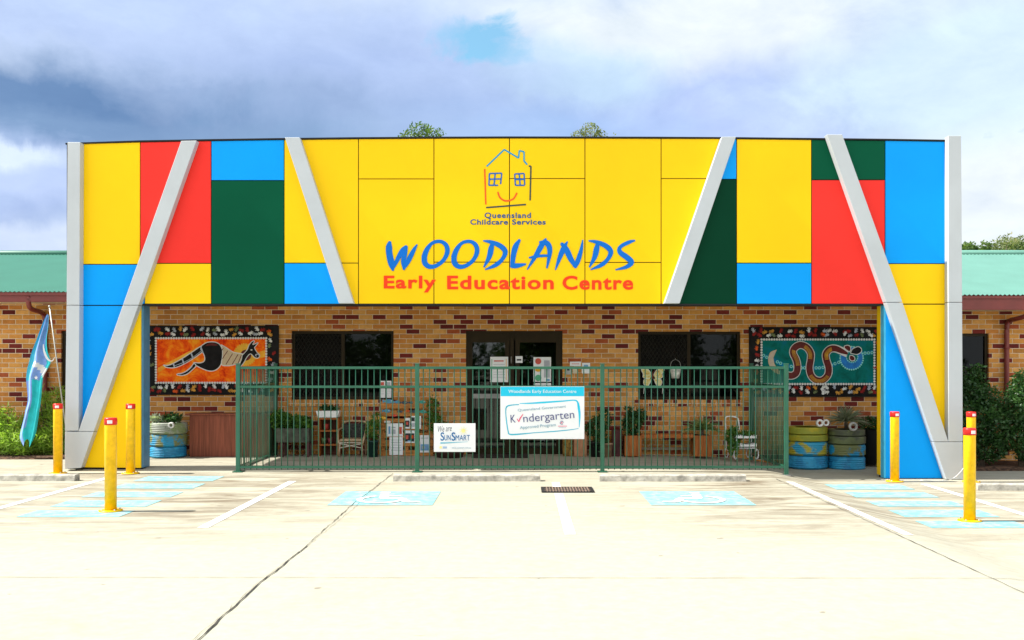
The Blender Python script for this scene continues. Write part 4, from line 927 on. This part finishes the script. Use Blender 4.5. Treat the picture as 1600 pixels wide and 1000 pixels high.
bm = bmesh.new(); prism(bm, [(gx(60+3.4*math.cos(t+.3)*(1 if k % 2 else .42)), gzz(590+3.8*math.sin(t+.3)*(1 if k % 2 else .42))) for k, t in enumerate([i*math.pi/5 for i in range(10)])], FY-.082, FY-.080); obj('star_emblem', bm, C_fw, fl)

# ------------------------------------------------------------------ tyres
def tyre_mat(name, ca, cb, seed, band=0):
    m = bpy.data.materials.new(name); m.use_nodes = True; t = NT(m.node_tree); b = m.node_tree.nodes['Principled BSDF']; b.inputs['Roughness'].default_value = .5
    pos = t.node('ShaderNodeNewGeometry').outputs['Position']; n = t.noise(pos, 4.5, 4, .55); fn = t.noise(pos, 25, 5, .7)
    c_ = t.ramp(n, [(.46, ca), (.54, cb)]); c_ = t.mix(t.ramp(fn, [(.58, (0, 0, 0)), (.72, (.8, .8, .8))]), c_, (.05, .06, .05))
    t.l.new(c_, b.inputs['Base Color']); return m
T_b = tyre_mat('tyre_blue', (.01, .20, .40), (.02, .30, .52), 1); T_y = tyre_mat('tyre_yellow', (.42, .36, .02), (.28, .30, .03), 2); T_yb = tyre_mat('tyre_yellow_blue', (.38, .33, .02), (.02, .28, .46), 3); T_g = tyre_mat('tyre_olive', (.14, .17, .07), (.09, .10, .06), 4); T_gb = tyre_mat('tyre_olive_blue', (.16, .18, .06), (.01, .26, .48), 5); T_gy = tyre_mat('tyre_grey_green', (.30, .33, .28), (.20, .26, .12), 6)
def tyre(px, y, r, z0, hh, m, label, lid=False):
    x = WX(px, y); bm = bmesh.new(); pr = [(r*.58, .05*hh), (r*.80, 0), (r*.93, .02*hh), (r*.99, .14*hh)]
    for k in range(5): z = .2+.6*k/4; pr += [(r, (z-.05)*hh), (r, (z+.035)*hh), (r*.982, (z+.045)*hh), (r*.982, (z+.085)*hh)]
    pr += [(r*.99, .9*hh), (r*.93, .98*hh), (r*.80, hh), (r*.58, .95*hh)]
    lathe(bm, pr, (x, y, z0), 40); o = obj('tyre', bm, m); return tag(recentre(o), label, 'tyre', 'painted tyres stacked as planters')
def eye(parent, px, py, y, r, m=WHT, rim=.35):
    """small wheel ring standing on edge, facing the car park"""
    x, z = WX(px, y), WZ(py, y); bm = bmesh.new(); rings = []
    for q, yy in ((r*.5, -.01), (r*.62, -.03), (r*.85, -.035), (r, -.015), (r, .03), (r*.5, .03)): rings.append([bm.verts.new((x+q*math.cos(t), y+yy, z+q*math.sin(t)*1.05)) for t in [2*math.pi*k/20 for k in range(20)]])
    for i in range(6):
        a, b = rings[i], rings[(i+1) % 6]
        for k in range(20): bm.faces.new((a[k], a[(k+1) % 20], b[(k+1) % 20], b[k])).smooth = True
    if parent is None: return
    ORG[parent.name] = parent.location.copy(); ob = obj('eye_ring', fix(bm), m, parent); return ob
YT = 17.4
zf = .06; hL = .185
tyre(263, YT, WX(815+27.5, YT), zf, .19, T_b, 'bright blue bottom tyre of the left stack beside the redwood box')
tyre(263.5, YT, WX(815+28, YT), zf+.192, .21, T_gb, 'blue and olive middle tyre of the left stack beside the redwood box')
tl = tyre(263.5, YT, WX(815+28.5, YT), zf+.404, .20, T_gy, 'grey green top tyre of the left stack, holding small succulents'); eye(tl, 267.5, 664.5, YT-.33, .05)
YT2 = 17.3; zr = gz(5, 17.3)
tyre(1261, YT2, WX(815+31.5, YT2), zr, .225, T_b, 'plain blue bottom tyre of the stack nearer the fence')
tyre(1261, YT2, WX(815+31, YT2), zr+.228, .24, T_yb, 'yellow tyre with blue patch, second from bottom, nearer the fence')
tyre(1261, YT2, WX(815+31.5, YT2), zr+.471, .115, T_y, 'thin dirty yellow tyre, third from bottom, nearer the fence')
tr_ = tyre(1261, YT2, WX(815+31, YT2), zr+.589, .125, T_y, 'yellow top tyre with white ring eyes, nearer the fence'); eye(tr_, 1281, 661, YT2-.34, .062); eye(tr_, 1290.5, 660.5, YT2-.27, .055)
tyre(1322, YT2-.02, WX(815+28.5, YT2), zr-.02, .235, T_b, 'plain blue bottom tyre of the stack under the spiky plant')
tyre(1322, YT2-.02, WX(815+29, YT2), zr+.218, .20, T_gb, 'olive tyre with large blue patch in the stack under the spiky plant')
tyre(1322, YT2-.02, WX(815+29.5, YT2), zr+.421, .14, T_g, 'dull olive tyre, third from bottom, under the spiky plant')
tr2 = tyre(1322, YT2-.02, WX(815+28.5, YT2), zr+.564, .11, T_g, 'thin olive top tyre with one pale ring, holding the spiky plant'); eye(tr2, 1333, 666.5, YT2-.36, .075, mat('grey_paint', (.42, .42, .40), .5))
def soil_in(x, y, z, r, name='soil'):
    bm = bmesh.new(); lathe(bm, [(0, .02), (r*.6, .015), (r, 0)], (x, y, z), 18); return bm
# plants
def spiky(x, y, z, n, L, m, label, name, cat='plant', w0=.018, up=.5, seed=1, stem=None, group=None):
    rnd = random.Random(seed); bm = bmesh.new(); t = empty(name, (x, y, z), label, cat, group)
    for k in range(n):
        a = rnd.uniform(0, 6.28); e = rnd.uniform(up-.45, up+.75); l = L*rnd.uniform(.7, 1.1); d = Vector((math.cos(a)*math.cos(e), math.sin(a)*math.cos(e), math.sin(e))); s = d.cross(Vector((rnd.gauss(0, .5), -1, rnd.gauss(0, .5)))).normalized()
        p = Vector((x, y, z)); pts = []
        for q in range(5): u = q/4; pts.append((p + d*l*u + Vector((0, 0, -.35*l*u*u)), w0*(1-u**2*.93)))
        L_ = [bm.verts.new(a_+s*b_/2) for a_, b_ in pts]; R_ = [bm.verts.new(a_-s*b_/2) for a_, b_ in pts]
        for q in range(4): bm.faces.new((L_[q], L_[q+1], R_[q+1], R_[q]))
    obj('leaves', bm, m, t)
    bm = bmesh.new(); tube(bm, [(x, y, z-.12), (x, y, z+.03)], .03, 8); obj('stem', bm, M_bark, t); return t
spiky(WX(1322, YT2), YT2, WZ(658, YT2), 130, .46, L_grey, 'grey green spiky yucca growing from the right tyre stack', 'yucca', w0=.024, up=.55, seed=5)
x = WX(262, YT); t = empty('succulent', (x, YT, .62), 'small dark and silver succulents planted in the left tyre stack', 'plant')
spz = .665
obj('soil', soil_in(x, YT, .63, .2), M_soil, t)
obj('leaves', leafcloud([(WX(272, YT), YT-.1, spz+.06, .14, .12, .08)], 260, .085, 8, 0, .4), L_dark, t); obj('silver_leaves', leafcloud([(WX(249, YT), YT-.12, spz+.05, .10, .1, .07)], 200, .065, 9, 0, .5), leaf_mat('silver_leaf', (.25, .30, .24), (.42, .46, .38)), t)
# dark garden tub behind right stack
x = WX(1361, 17.6); bm = bmesh.new(); lathe(bm, [(0, 0), (.17, 0), (.21, .6), (.23, .62), (.21, .6), (.19, .58)], (x, 17.6, -.08), 22)
tub = tag(recentre(obj('plant_tub', bm, M_black)), 'black plastic tub in the shade behind the right tyre stack', 'tub')
obj_l = leafcloud([(x, 17.6, .62, .22, .18, .12)], 240, .08, 77); tag(recentre(obj('leafy_plant', obj_l, L_dark)), 'small dark leafy plant in the black tub by the right pier', 'plant')

# ------------------------------------------------------------------ redwood box (left)
YX = 17.42; ax = lambda p: WX(p, YX); azz = lambda p: WZ(p, YX)
t = empty('storage_box', (ax(335), YX, .06), 'long red brown timber storage box between the left tyres and the fence', 'box')
obj('body', box(ax(296), ax(420), YX, YX+.42, .062, azz(649)), M_redwood, t, bevel=.004); obj('lid', box(ax(290), ax(424), YX-.03, YX+.44, azz(649)+.001, azz(646.5)), M_redwood, t, bevel=.003)

# ------------------------------------------------------------------ things behind the fence
YI = 17.55; ix = lambda p: WX(p, YI); iz = lambda p: WZ(p, YI); zfl = .06
# water table of leafy plants (left)
t = empty('planter_table', (ix(465), YI, zfl), 'grey zinc trough planter on dark timber legs, full of leafy greens', 'planter')
obj('trough', box(ix(436), ix(487), YI-.22, YI+.16, iz(690), iz(668)), mat('zinc', (.085, .095, .07), .7, .1, .4, 8), t, bevel=.01)
for px in (444, 484):
    obj('leg', box(ix(px-2.5), ix(px+2.5), YI-.2, YI-.15, zfl, iz(690)-.001), mat('dark_wood', (.09, .035, .035), .6, 0, .3), t)
    obj('leg', box(ix(px-2), ix(px+2.5), YI+.1, YI+.15, zfl, iz(690)-.001), MATS['dark_wood'], t)
tag(recentre(obj('leafy_plant', leafcloud([(ix(436), YI-.1, iz(655), .12, .12, .14), (ix(448), YI-.12, iz(657), .1, .1, .12), (ix(462), YI-.08, iz(659), .12, .1, .1), (ix(474), YI-.1, iz(660), .14, .1, .10), (ix(482), YI-.1, iz(662), .08, .1, .09)], 2200, .07, 51, 0, .6), L_pot)), 'bright green leafy herbs growing in the zinc trough planter', 'plant')
# timber wagon wheel / bench under: small barrow
bm = bmesh.new(); tube(bm, circle3(ix(465), YI+.05, iz(699), .12) if False else [(ix(465)+.13*math.cos(k*.314), YI+.1, iz(702)+.13*math.sin(k*.314)) for k in range(21)], .012, 6)
for k in range(3): a = k*math.pi/3; tube(bm, [(ix(465)+.12*math.cos(a), YI+.1, iz(702)+.12*math.sin(a)), (ix(465)-.12*math.cos(a), YI+.1, iz(702)-.12*math.sin(a))], .007, 5)
tag(recentre(obj('old_wheel', bm, mat('rust', (.12, .06, .035), .8))), 'small rusty spoked wheel under the zinc trough planter', 'wheel')
# stacked crate shelf with white trough
t = empty('timber_shelf', (ix(515), YI, zfl), 'reddish timber shelf against the wall carrying the white trough', 'shelf')
bm = bmesh.new()
for px in (498, 527): B(bm, ix(px-1.5), ix(px+1.5), YI+.02, YI+.3, zfl, iz(655))
obj('upright', bm, M_timber, t)
for py in (655.5, 674.5, 696.5): obj('shelf_board', box(ix(496), ix(529), YI, YI+.3, iz(py)+.001, iz(py-2.0)+.001), M_timber, t)
obj('back_panel', box(ix(499.7), ix(525.3), YI+.28, YI+.295, zfl, iz(656)), mat('back_wood', (.15, .05, .03), .7, 0, .3), t)
for px, py, c_ in ((508, 674, (.35, .03, .02)), (514, 696, (.20, .03, .04)), (504, 696, (.10, .16, .06))):
    bm = bmesh.new(); lathe(bm, [(0, 0), (.035, 0), (.045, .10), (.04, .10)], (ix(px), YI+.1, iz(py-2)+.003), 14)
    tag(recentre(obj('flower_pot', bm, mat('pot_%d' % px, c_, .5))), {508: 'red flower pot on the middle board of the timber shelf', 514: 'dark maroon flower pot low on the timber shelf', 504: 'mossy green flower pot low on the timber shelf'}[px], 'flower pot')
bm = bmesh.new(); x0, x1, z0, z1 = ix(493), ix(530), iz(652.5), iz(642)
prism(bm, [(x0+.04, z0), (x1-.03, z0), (x1, z1), (x0, z1)], YI+.0, YI+.2)
tag(recentre(obj('trough_planter', bm, WHT, bevel=.006)), 'white tapered plastic trough planter on top of the timber shelf', 'planter')
tag(recentre(obj('trough_plants', leafcloud([(ix(503+6.5*k), YI+.1, iz(639), .05, .06, .045) for k in range(4)], 320, .06, 61), L_dark)), 'low dark plants growing in the white trough planter', 'plant')
# cane armchair
YC = 17.35; cx_ = lambda p: WX(p, YC); cz_ = lambda p: WZ(p, YC)
t = empty('cane_chair', (cx_(548), YC, zfl), 'pale cane armchair with dark woven back behind the fence', 'chair')
for sx_ in (-1, 1):
    for yy in (0, .4): bm = bmesh.new(); tube(bm, [(cx_(548)+sx_*.2, YC+yy, zfl), (cx_(548)+sx_*.19, YC+yy, zfl+.27)], .017, 8); obj('leg', bm, M_cream, t)
    bm = bmesh.new(); tube(bm, catmull([(cx_(548)+sx_*.19, YC, zfl+.27), (cx_(548)+sx_*.21, YC, zfl+.25), (cx_(548)+sx_*.24, YC+.1, zfl+.44), (cx_(548)+sx_*.22, YC+.4, zfl+.48)], 5), .016, 8); obj('armrest', bm, M_cream, t)
obj('seat', box(cx_(548)-.2, cx_(548)+.2, YC, YC+.4, zfl+.27, zfl+.31), M_cream, t, bevel=.015)
obj('backrest', box(cx_(548)-.19, cx_(548)+.19, YC+.37, YC+.41, zfl+.31, zfl+.56), mat('woven_dark', (.05, .05, .045), .8, 0, .5, 30, .8, 60), t, bevel=.02)
bm = bmesh.new(); tube(bm, catmull([(cx_(548)-.22, YC+.4, zfl+.48), (cx_(548)-.17, YC+.4, zfl+.59), (cx_(548)+.17, YC+.4, zfl+.59), (cx_(548)+.22, YC+.4, zfl+.48)], 6), .018, 8); obj('back_frame', bm, M_cream, t)
bm = bmesh.new(); tube(bm, [(cx_(548)-.19, YC-.01, zfl+.235), (cx_(548)+.19, YC-.01, zfl+.16)], .010, 6); tube(bm, [(cx_(548)+.19, YC-.025, zfl+.235), (cx_(548)-.19, YC-.025, zfl+.16)], .010, 6); tube(bm, [(cx_(548)-.19, YC-.01, zfl+.25), (cx_(548)+.19, YC-.01, zfl+.25)], .010, 6); obj('cross_brace', bm, mat('pale_cane', (.62, .55, .44), .6), t)
# tall dark pot with plant
def pot(px, y, pyb, pyt, rpx, m, label, name='plant_pot', zb=zfl):
    x = WX(px, y); bm = bmesh.new(); r = rpx*y/F; zt = WZ(pyt, y)-zb; lathe(bm, [(0, 0), (r*.82, 0), (r, zt-.03), (r*1.06, zt-.03), (r*1.06, zt), (r*.92, zt), (r*.9, zt-.03), (0, zt-.03)], (x, y, zb), 24)
    return tag(recentre(obj(name, bm, m)), label, 'plant pot')
M_dkg = mat('dark_green_glaze', (.010, .045, .040), .3, 0, .1)
pot(583, 17.4, 714, 688, 8.5, M_dkg, 'tall dark green glazed pot between the cane chair and the pallet')
tag(recentre(obj('potted_shrub', leafcloud([(WX(583, 17.4), 17.4, WZ(672, 17.4), .13, .12, .18), (WX(588, 17.4), 17.4, WZ(655, 17.4), .09, .08, .12)], 700, .06, 66, 0, .3), L_pot)), 'thin upright shrub in the dark green glazed pot', 'plant')
# pallet notice board
YP = 17.6; px_ = lambda p: WX(p, YP); pz_ = lambda p: WZ(p, YP)
t = empty('pallet_board', (px_(634), YP, zfl), 'upright orange timber pallet with notices leaning on the wall', 'pallet')
slats = [(627, 638), (641.5, 650), (654, 660), (664, 672), (676, 684), (688, 697), (703.5, 712)]
for a, b in slats: obj('slat', box(px_(594), px_(677), YP-.01, YP+.012, pz_(b), pz_(a)), M_pallet, t)
for px in (598, 635, 672): obj('bearer', box(px_(px-3), px_(px+3), YP+.013, YP+.11, zfl, pz_(628)), M_pallet, t)
A = Art(YP-.0105)
C_fish = mat('fish_blue', (.08, .28, .42), .6); C_fd = mat('fish_dark', (.05, .07, .09), .6); C_ft2 = mat('fish_teal', (.05, .36, .30), .6); C_fr = mat('fish_red', (.65, .06, .03), .6); C_fy = mat('fish_yellow', (.80, .42, .03), .6)
for px, py, s, m in ((608, 627, .075, C_fish), (621, 628, .05, C_fish), (632, 629, .055, C_fd), (642, 629, .045, C_fd), (660, 628, .06, C_ft2), (605, 642, .06, C_fish), (626, 643, .04, C_fd), (647, 643, .05, C_fd), (661, 643, .06, C_ft2), (670, 644, .04, C_ft2), (617, 649, .04, C_fr), (599, 653, .055, C_fy), (607, 659, .045, C_w), (638, 642, .03, C_or)):
    x, z = px_(px), pz_(py); A.poly(circle_pts(x, z, s, s*.5, 12), m); A.poly([(x-s*.8, z), (x-s*1.5, z+s*.5), (x-s*1.5, z-s*.5)], m); A.poly(circle_pts(x+s*.55, z+s*.1, s*.12, n=6), C_w)
A.done('painted_fish', t)
def notice(px0, px1, py0, py1, y, label, bits, name='notice', bgm=None):
    t = empty(name, (WX((px0+px1)/2, y), y, WZ(py1, y)), label, 'notice', 'paper notices')
    obj('sheet', box(WX(px0, y), WX(px1, y), y-.003, y, WZ(py1, y), WZ(py0, y)), bgm or M_sgW, t); A = Art(y-.0035)
    for a, b, c, d, m in bits: A.rect(WX(a, y), WX(b, y), WZ(d, y), WZ(c, y), m)
    if bits: A.done('print', t)
    return t
C_lg = mat('print_grey', (.45, .47, .52), .6); C_lb = mat('print_blue', (.18, .38, .62), .6); C_lr = mat('print_red', (.62, .10, .07), .6); C_lk = mat('print_black', (.03, .03, .035), .6); C_lgn = mat('print_green', (.10, .40, .22), .6)
YN = YP-.018
notice(603, 629.5, 661.5, 682, YN, 'wide pale notice across the middle of the pallet', [(607, 610, 666, 678, C_lb), (612, 618, 667, 669, C_lg), (612, 618, 671, 678, C_lg), (624, 628, 667, 678, C_lr)])
notice(608.5, 629.5, 682.8, 711, YN, 'tall pale lined notice at the foot of the pallet', [(611, 627, y, y+.9, C_lg) for y in (687, 691, 695, 699, 703)])
notice(632, 640.5, 653, 669.5, YN, 'small dark picture notice on the pallet', [(633, 639.7, 657, 667, C_lk), (634.5, 638, 659, 664, C_lr)])
notice(641.5, 658, 650, 670, YN, 'white notice with black block near the green fence post', [(643, 648, 652, 658, C_lk), (643, 650, 661, 667, C_lg)])
notice(632, 648, 672.5, 692, YN, 'black and red picture notice low on the pallet', [(632.6, 647.4, 677, 690, C_lk), (634, 638, 680, 686, C_lr), (642, 646, 680, 685, C_or), (637, 643, 688, 690, C_lb)])
notice(656, 671.5, 680, 707, YN, 'pale notice with blue photograph at the right of the pallet', [(657, 670, 694, 704, C_lb), (659, 664, 697, 701, C_lg), (658, 669, 684, 685, C_lg)])
YW = DW+.03
notice(593.5, 602, 595, 605.5, YW, 'upper left small notice in the left window corner', [(595, 600, 597, 602, C_lr)]); notice(603, 611.5, 595, 605.5, YW, 'upper right small notice in the left window corner', [(604.5, 610, 597, 603, C_lg)])
notice(593.5, 602, 607, 621.5, YW, 'lower left notice in the left window corner', [(595, 600.5, y, y+.7, C_lg) for y in (609, 612, 615)]); notice(603, 611.5, 607, 621.5, YW, 'lower right notice in the left window corner', [(604.5, 610, y, y+.7, C_lg) for y in (609, 612, 615)])
YD = DW+.032
notice(766, 794, 557.5, 597, YD, 'large poster with coloured edging on the left door', [(768, 769, 561, 594, C_lgn), (790.5, 791.5, 561, 594, C_fy), (772, 787, 563, 565, C_lr)] + [(771, 789, y, y+.7, C_lg) for y in range(569, 593, 4)])
notice(805.5, 816.5, 556.5, 567, DW+.026, 'little square notice at the middle of the entrance door', [(807.5, 814.5, 561, 563.5, C_lk)])
t = notice(833.5, 861, 558, 596.5, YD, 'poster with red, orange and green circles on the right door', [(853, 859, 592, 595.5, C_lb), (850, 859, 563, 590, C_lg)]); A = Art(YD-.006)
A.poly(circle_pts(WX(841, YD), WZ(564.5, YD), .055), C_lr); A.poly(circle_pts(WX(841, YD), WZ(578, YD), .055, .035), C_fy); A.poly(circle_pts(WX(841, YD), WZ(590.5, YD), .058), C_lgn); A.done('coloured_discs', t)
notice(834, 861, 598.5, 612, YD, 'pale sheet below the circles poster on the right door', [(836, 858, y, y+.7, C_lg) for y in (601, 604, 607)])
YQ = DW-.012
notice(890.5, 907.5, 565, 572, YQ, 'wide short plaque right of the entrance door', [(893, 905, 568, 569, C_lr)], 'plaque'); notice(909.5, 922, 567, 583.5, YQ, 'tall pale plaque farthest right of the entrance door', [(912, 919, 570, 573, C_lb)], 'plaque')
notice(884.5, 892, 573, 585, DW-.03, 'small grey intercom box on the brick beside the door', [(886, 890, 575, 579, C_lk)], 'intercom', mat('grey_plastic', (.42, .44, .42), .5)); notice(895, 902, 573.5, 583.5, YQ, 'small cream plaque between intercom and tall plaque', [], 'plaque', mat('cream_card', (.62, .56, .40), .6))
# half barrel / door mat
x = WX(703, 17.35); bm = bmesh.new(); lathe(bm, [(0, 0), (.22, 0), (.27, .16), (.28, .30), (.26, .30), (.25, .25), (0, .25)], (x, 17.35, zfl), 26); tag(recentre(obj('half_barrel', bm, mat('barrel', (.06, .022, .018), .6, 0, .3, stretch=(10, 10, 1)))), 'dark brown half barrel behind the sun safety sign', 'barrel')
tag(recentre(obj('barrel_plant', leafcloud([(WX(676, 17.45), 17.45, WZ(645, 17.45), .09, .09, .3), (WX(684, 17.45), 17.45, WZ(664, 17.45), .13, .1, .16)], 600, .08, 71, 0, .3), L_pot)), 'tall thin leafy plant rising from the half barrel', 'plant')
tag(recentre(obj('door_mat', box(WX(738, 17.4), WX(826, 17.4), 17.15, 17.75, zfl+.002, zfl+.022), mat('mat_brown', (.05, .035, .03), .95, 0, .3, 30, .8, 90))), 'dark brown door mat before the entrance door', 'door mat')
# box and pots right of door
YR2 = 17.5; rx_ = lambda p: WX(p, YR2); rz_ = lambda p: WZ(p, YR2)
tag(recentre(obj('wicker_box', box(rx_(880), rx_(895), YR2, YR2+.2, zfl+.0, rz_(688)), mat('wicker', (.30, .17, .03), .7, 0, .5, 25, .8, 60), bevel=.01)), 'yellow brown wicker box under the right end of the large sign', 'box')
tag(recentre(obj('timber_box', box(rx_(896.5), rx_(917), YR2-.05, YR2+.25, zfl, rz_(676)), mat('pale_timber', (.46, .22, .11), .6, 0, .2, 6, stretch=(6, 6, 1)), bevel=.008)), 'pale timber box below the right edge of the large sign', 'box')
pot(932, 17.45, 714, 690, 11, M_black, 'black tapered pot beside the middle fence post')
tag(recentre(obj('bushy_plant', leafcloud([(WX(934, 17.45), 17.45, WZ(668, 17.45), .14, .12, .2), (WX(944, 17.45), 17.4, WZ(655, 17.45), .12, .1, .2), (WX(920, 17.45), 17.5, WZ(672, 17.45), .08, .1, .12), (WX(938, 17.45), 17.4, WZ(690, 17.45), .13, .1, .2)], 2000, .055, 73, 0, .4), L_dark)), 'bushy dark plant behind the fence post right of the large sign', 'plant')
pot(949, 17.4, 714, 692, 8, mat('stone_pot', (.34, .22, .13), .8, 0, .3, 14), 'rough tan stone pot just right of the fence post')
bm = bmesh.new(); B(bm, rx_(957), rx_(972), YR2, YR2+.2, zfl, rz_(672)); tag(recentre(obj('wood_crate', bm, mat('maroon_wood', (.085, .02, .022), .6, 0, .3))), 'dark maroon wooden crate left of the timber planter bench', 'crate')
# planter bench : two boxes + plank
t = empty('planter_bench', (rx_(1044), YR2, zfl), 'timber bench plank set between two square orange planter boxes', 'bench')
for a, b in ((975, 1001.5), (1083, 1111)):
    bm = bmesh.new(); n = 4; W_ = rx_(b)-rx_(a)
    for k in range(n): B(bm, rx_(a)+W_*k/n+.002, rx_(a)+W_*(k+1)/n-.002, YR2-.1, YR2-.08, zfl+.01, rz_(680))
    B(bm, rx_(a)+.004, rx_(b)-.004, YR2-.079, YR2+.26, zfl+.02, rz_(681)); pb = obj('planter_box', bm, M_timber, t)
    obj('soil', box(rx_(a)+.02, rx_(b)-.02, YR2-.06, YR2+.24, rz_(681)+.001, rz_(681)+.008), M_soil, pb)
obj('seat_plank', box(rx_(1001.5)+.002, rx_(1083)-.002, YR2-.06, YR2+.24, rz_(684), rz_(678.5)), M_timber, t, bevel=.004)
obj('back_rail', box(rx_(1001.5)+.002, rx_(1083)-.002, YR2+.25, YR2+.28, rz_(705), rz_(701)), mat('worn_rail', (.28, .22, .15), .7), t)
tag(recentre(obj('bushy_plant', leafcloud([(rx_(988), YR2, rz_(662), .17, .12, .2), (rx_(1000), YR2, rz_(650), .12, .1, .12), (rx_(982), YR2, rz_(644), .07, .08, .10)], 1500, .055, 81, 0, .45), L_dark)), 'upright dark leafy plant in the left box of the timber bench', 'plant')
spiky(rx_(1098), YR2+.05, rz_(672), 110, .42, leaf_mat('dracaena_leaf', (.06, .12, .03), (.20, .26, .08), (.42, .32, .16), 8, .3), 'arching green and straw coloured plant in the right box of the timber bench', 'dracaena', w0=.024, up=.6, seed=9)
# white trolley
YG = 17.1; tx = lambda p: WX(p, YG); tz = lambda p: WZ(p, YG)
t = empty('plant_trolley', (tx(1160), YG, zfl), 'white painted metal trolley with curved handle holding green plants', 'trolley')
bm = bmesh.new(); tube(bm, catmull([(tx(1137), YG+.1, tz(700)), (tx(1136), YG+.1, tz(670)), (tx(1135), YG+.1, tz(657)), (tx(1138), YG+.1, tz(651.5)), (tx(1150), YG+.1, tz(652)), (tx(1156), YG+.1, tz(658)), (tx(1158), YG+.1, tz(690))], 5), .011, 8); obj('handle', bm, WHT, t)
bm = bmesh.new()
for py in (684, 697): 
    for k in range(10): u = k/9; xx = tx(1148)+u*(tx(1179)-tx(1148)); B(bm, xx, xx+.012, YG-.1, YG+.2, tz(py), tz(py)+.045+.012*math.sin(u*9))
    B(bm, tx(1148), tx(1180), YG-.11, YG-.10, tz(py), tz(py)+.035)
B(bm, tx(1148), tx(1180), YG-.1, YG+.2, tz(700), tz(699)); obj('basket', bm, WHT, t)
bm = bmesh.new()
for px in (1149, 1178): tube(bm, [(tx(px), YG-.1, tz(685)), (tx(px), YG-.1, tz(716))], .008, 6); tube(bm, [(tx(px), YG+.2, tz(685)), (tx(px), YG+.2, tz(716))], .008, 6)
obj('frame', bm, WHT, t)
for px, yy in ((1138, .15), (1147, -.12), (1180, -.12), (1172, .15)):
    bm = bmesh.new(); tube(bm, [(tx(px)+.065*math.cos(k*.35)*.55, YG+yy+.065*math.cos(k*.35)*.6, zfl+.085+.08*math.sin(k*.35)) for k in range(19)], .010, 6); obj('wheel', bm, WHT, t)
tag(recentre(obj('trailing_plant', leafcloud([(tx(1146), YG, tz(682), .12, .1, .16), (tx(1144), YG-.1, tz(700), .09, .08, .12), (tx(1168), YG, tz(679), .14, .1, .06)], 1300, .05, 83, 0, .5), L_pot)), 'fresh green trailing plant held in the white trolley', 'plant')
# butterfly + hanging bucket in front of right window
YU = DW-.03; bx_ = lambda x: WX(985+x/16.66, YU); bz_ = lambda y: WZ(560+y/16.66, YU)
t = empty('butterfly_ornament', (bx_(580), YU, bz_(720)), 'pale yellow and orange tin butterfly hanging at the right window', 'ornament')
A = Art(YU); Bm = mural_mat('butterfly_wing', [(.36, (.55, .20, .05)), (.47, (.62, .50, .12)), (.56, (.70, .70, .45)), (.68, (.35, .45, .10))], 26)
for s_ in (-1, 1):
    for P in ([(0, 440), (60, 340), (170, 250), (290, 240), (340, 300), (280, 400), (290, 480), (200, 525), (60, 520)], [(10, 530), (60, 640), (130, 720), (220, 710), (270, 630), (240, 550), (120, 525)]):
        Q = catmull([(580+s_*(25+a)*.82, float(b)) for a, b in P], 4); A.poly([(bx_(a), bz_(b)) for a, b in Q], Bm); A.line([(bx_(a), bz_(b), .008) for a, b in Q], C_w, False)
A.done('wings', t)
bm = bmesh.new(); tube(bm, [(bx_(580), YU-.02, bz_(370)), (bx_(582), YU-.02, bz_(530))], .012, 8)
for s_ in (-1, 1): tube(bm, [(bx_(580), YU-.02, bz_(380)), (bx_(580+s_*60), YU-.02, bz_(290))], .004, 5)
obj('body', bm, C_br, t)
bm = bmesh.new()
for s_ in (345, 830): tube(bm, [(bx_(s_+20), YU, bz_(720)), (bx_(s_), YU, bz_(920))], .006, 5)
obj('tails', bm, C_w, t)
YK = DW-.12; t = empty('hanging_bucket', (WX(1056, YK), YK, WZ(591, YK)), 'small white tin bucket hanging beside the butterfly', 'bucket')
bm = bmesh.new(); lathe(bm, [(0, 0), (.068, 0), (.098, .165), (.094, .165), (.064, .01)], (WX(1055.5, YK), YK, WZ(591, YK)), 22); obj('pail', bm, mat('white_tin', (.62, .62, .56), .5, 0, .3, 25), t)
bm = bmesh.new(); tube(bm, catmull([(WX(1047, YK), YK, WZ(576.5, YK)), (WX(1049, YK), YK, WZ(566, YK)), (WX(1055.5, YK), YK, WZ(562, YK)), (WX(1062, YK), YK, WZ(566, YK)), (WX(1064, YK), YK, WZ(576.5, YK))], 5), .004, 6); tube(bm, [(WX(1055.5, YK), YK, WZ(562, YK)), (WX(1055.5, DW), DW+.04, WZ(560, DW))], .004, 5); obj('handle', bm, M_steel, t)
# thin cable at the right column foot
bm = bmesh.new(); tube(bm, catmull([(WX(1438, 15.4), 15.4, gz(6.2, 15.4)+.012), (WX(1468, 15.3), 15.3, gz(6.4, 15.3)+.012), (WX(1490, 15.35), 15.35, gz(6.7, 15.3)+.05), (WX(1507, 15.5), 15.5, WZ(729, 15.5)), (WX(1508, 15.55), 15.6, WZ(722, 15.55))], 6), .005, 6)
tag(recentre(obj('loose_cable', bm, WHT)), 'thin white cable trailing from the right column foot to the ground', 'cable')
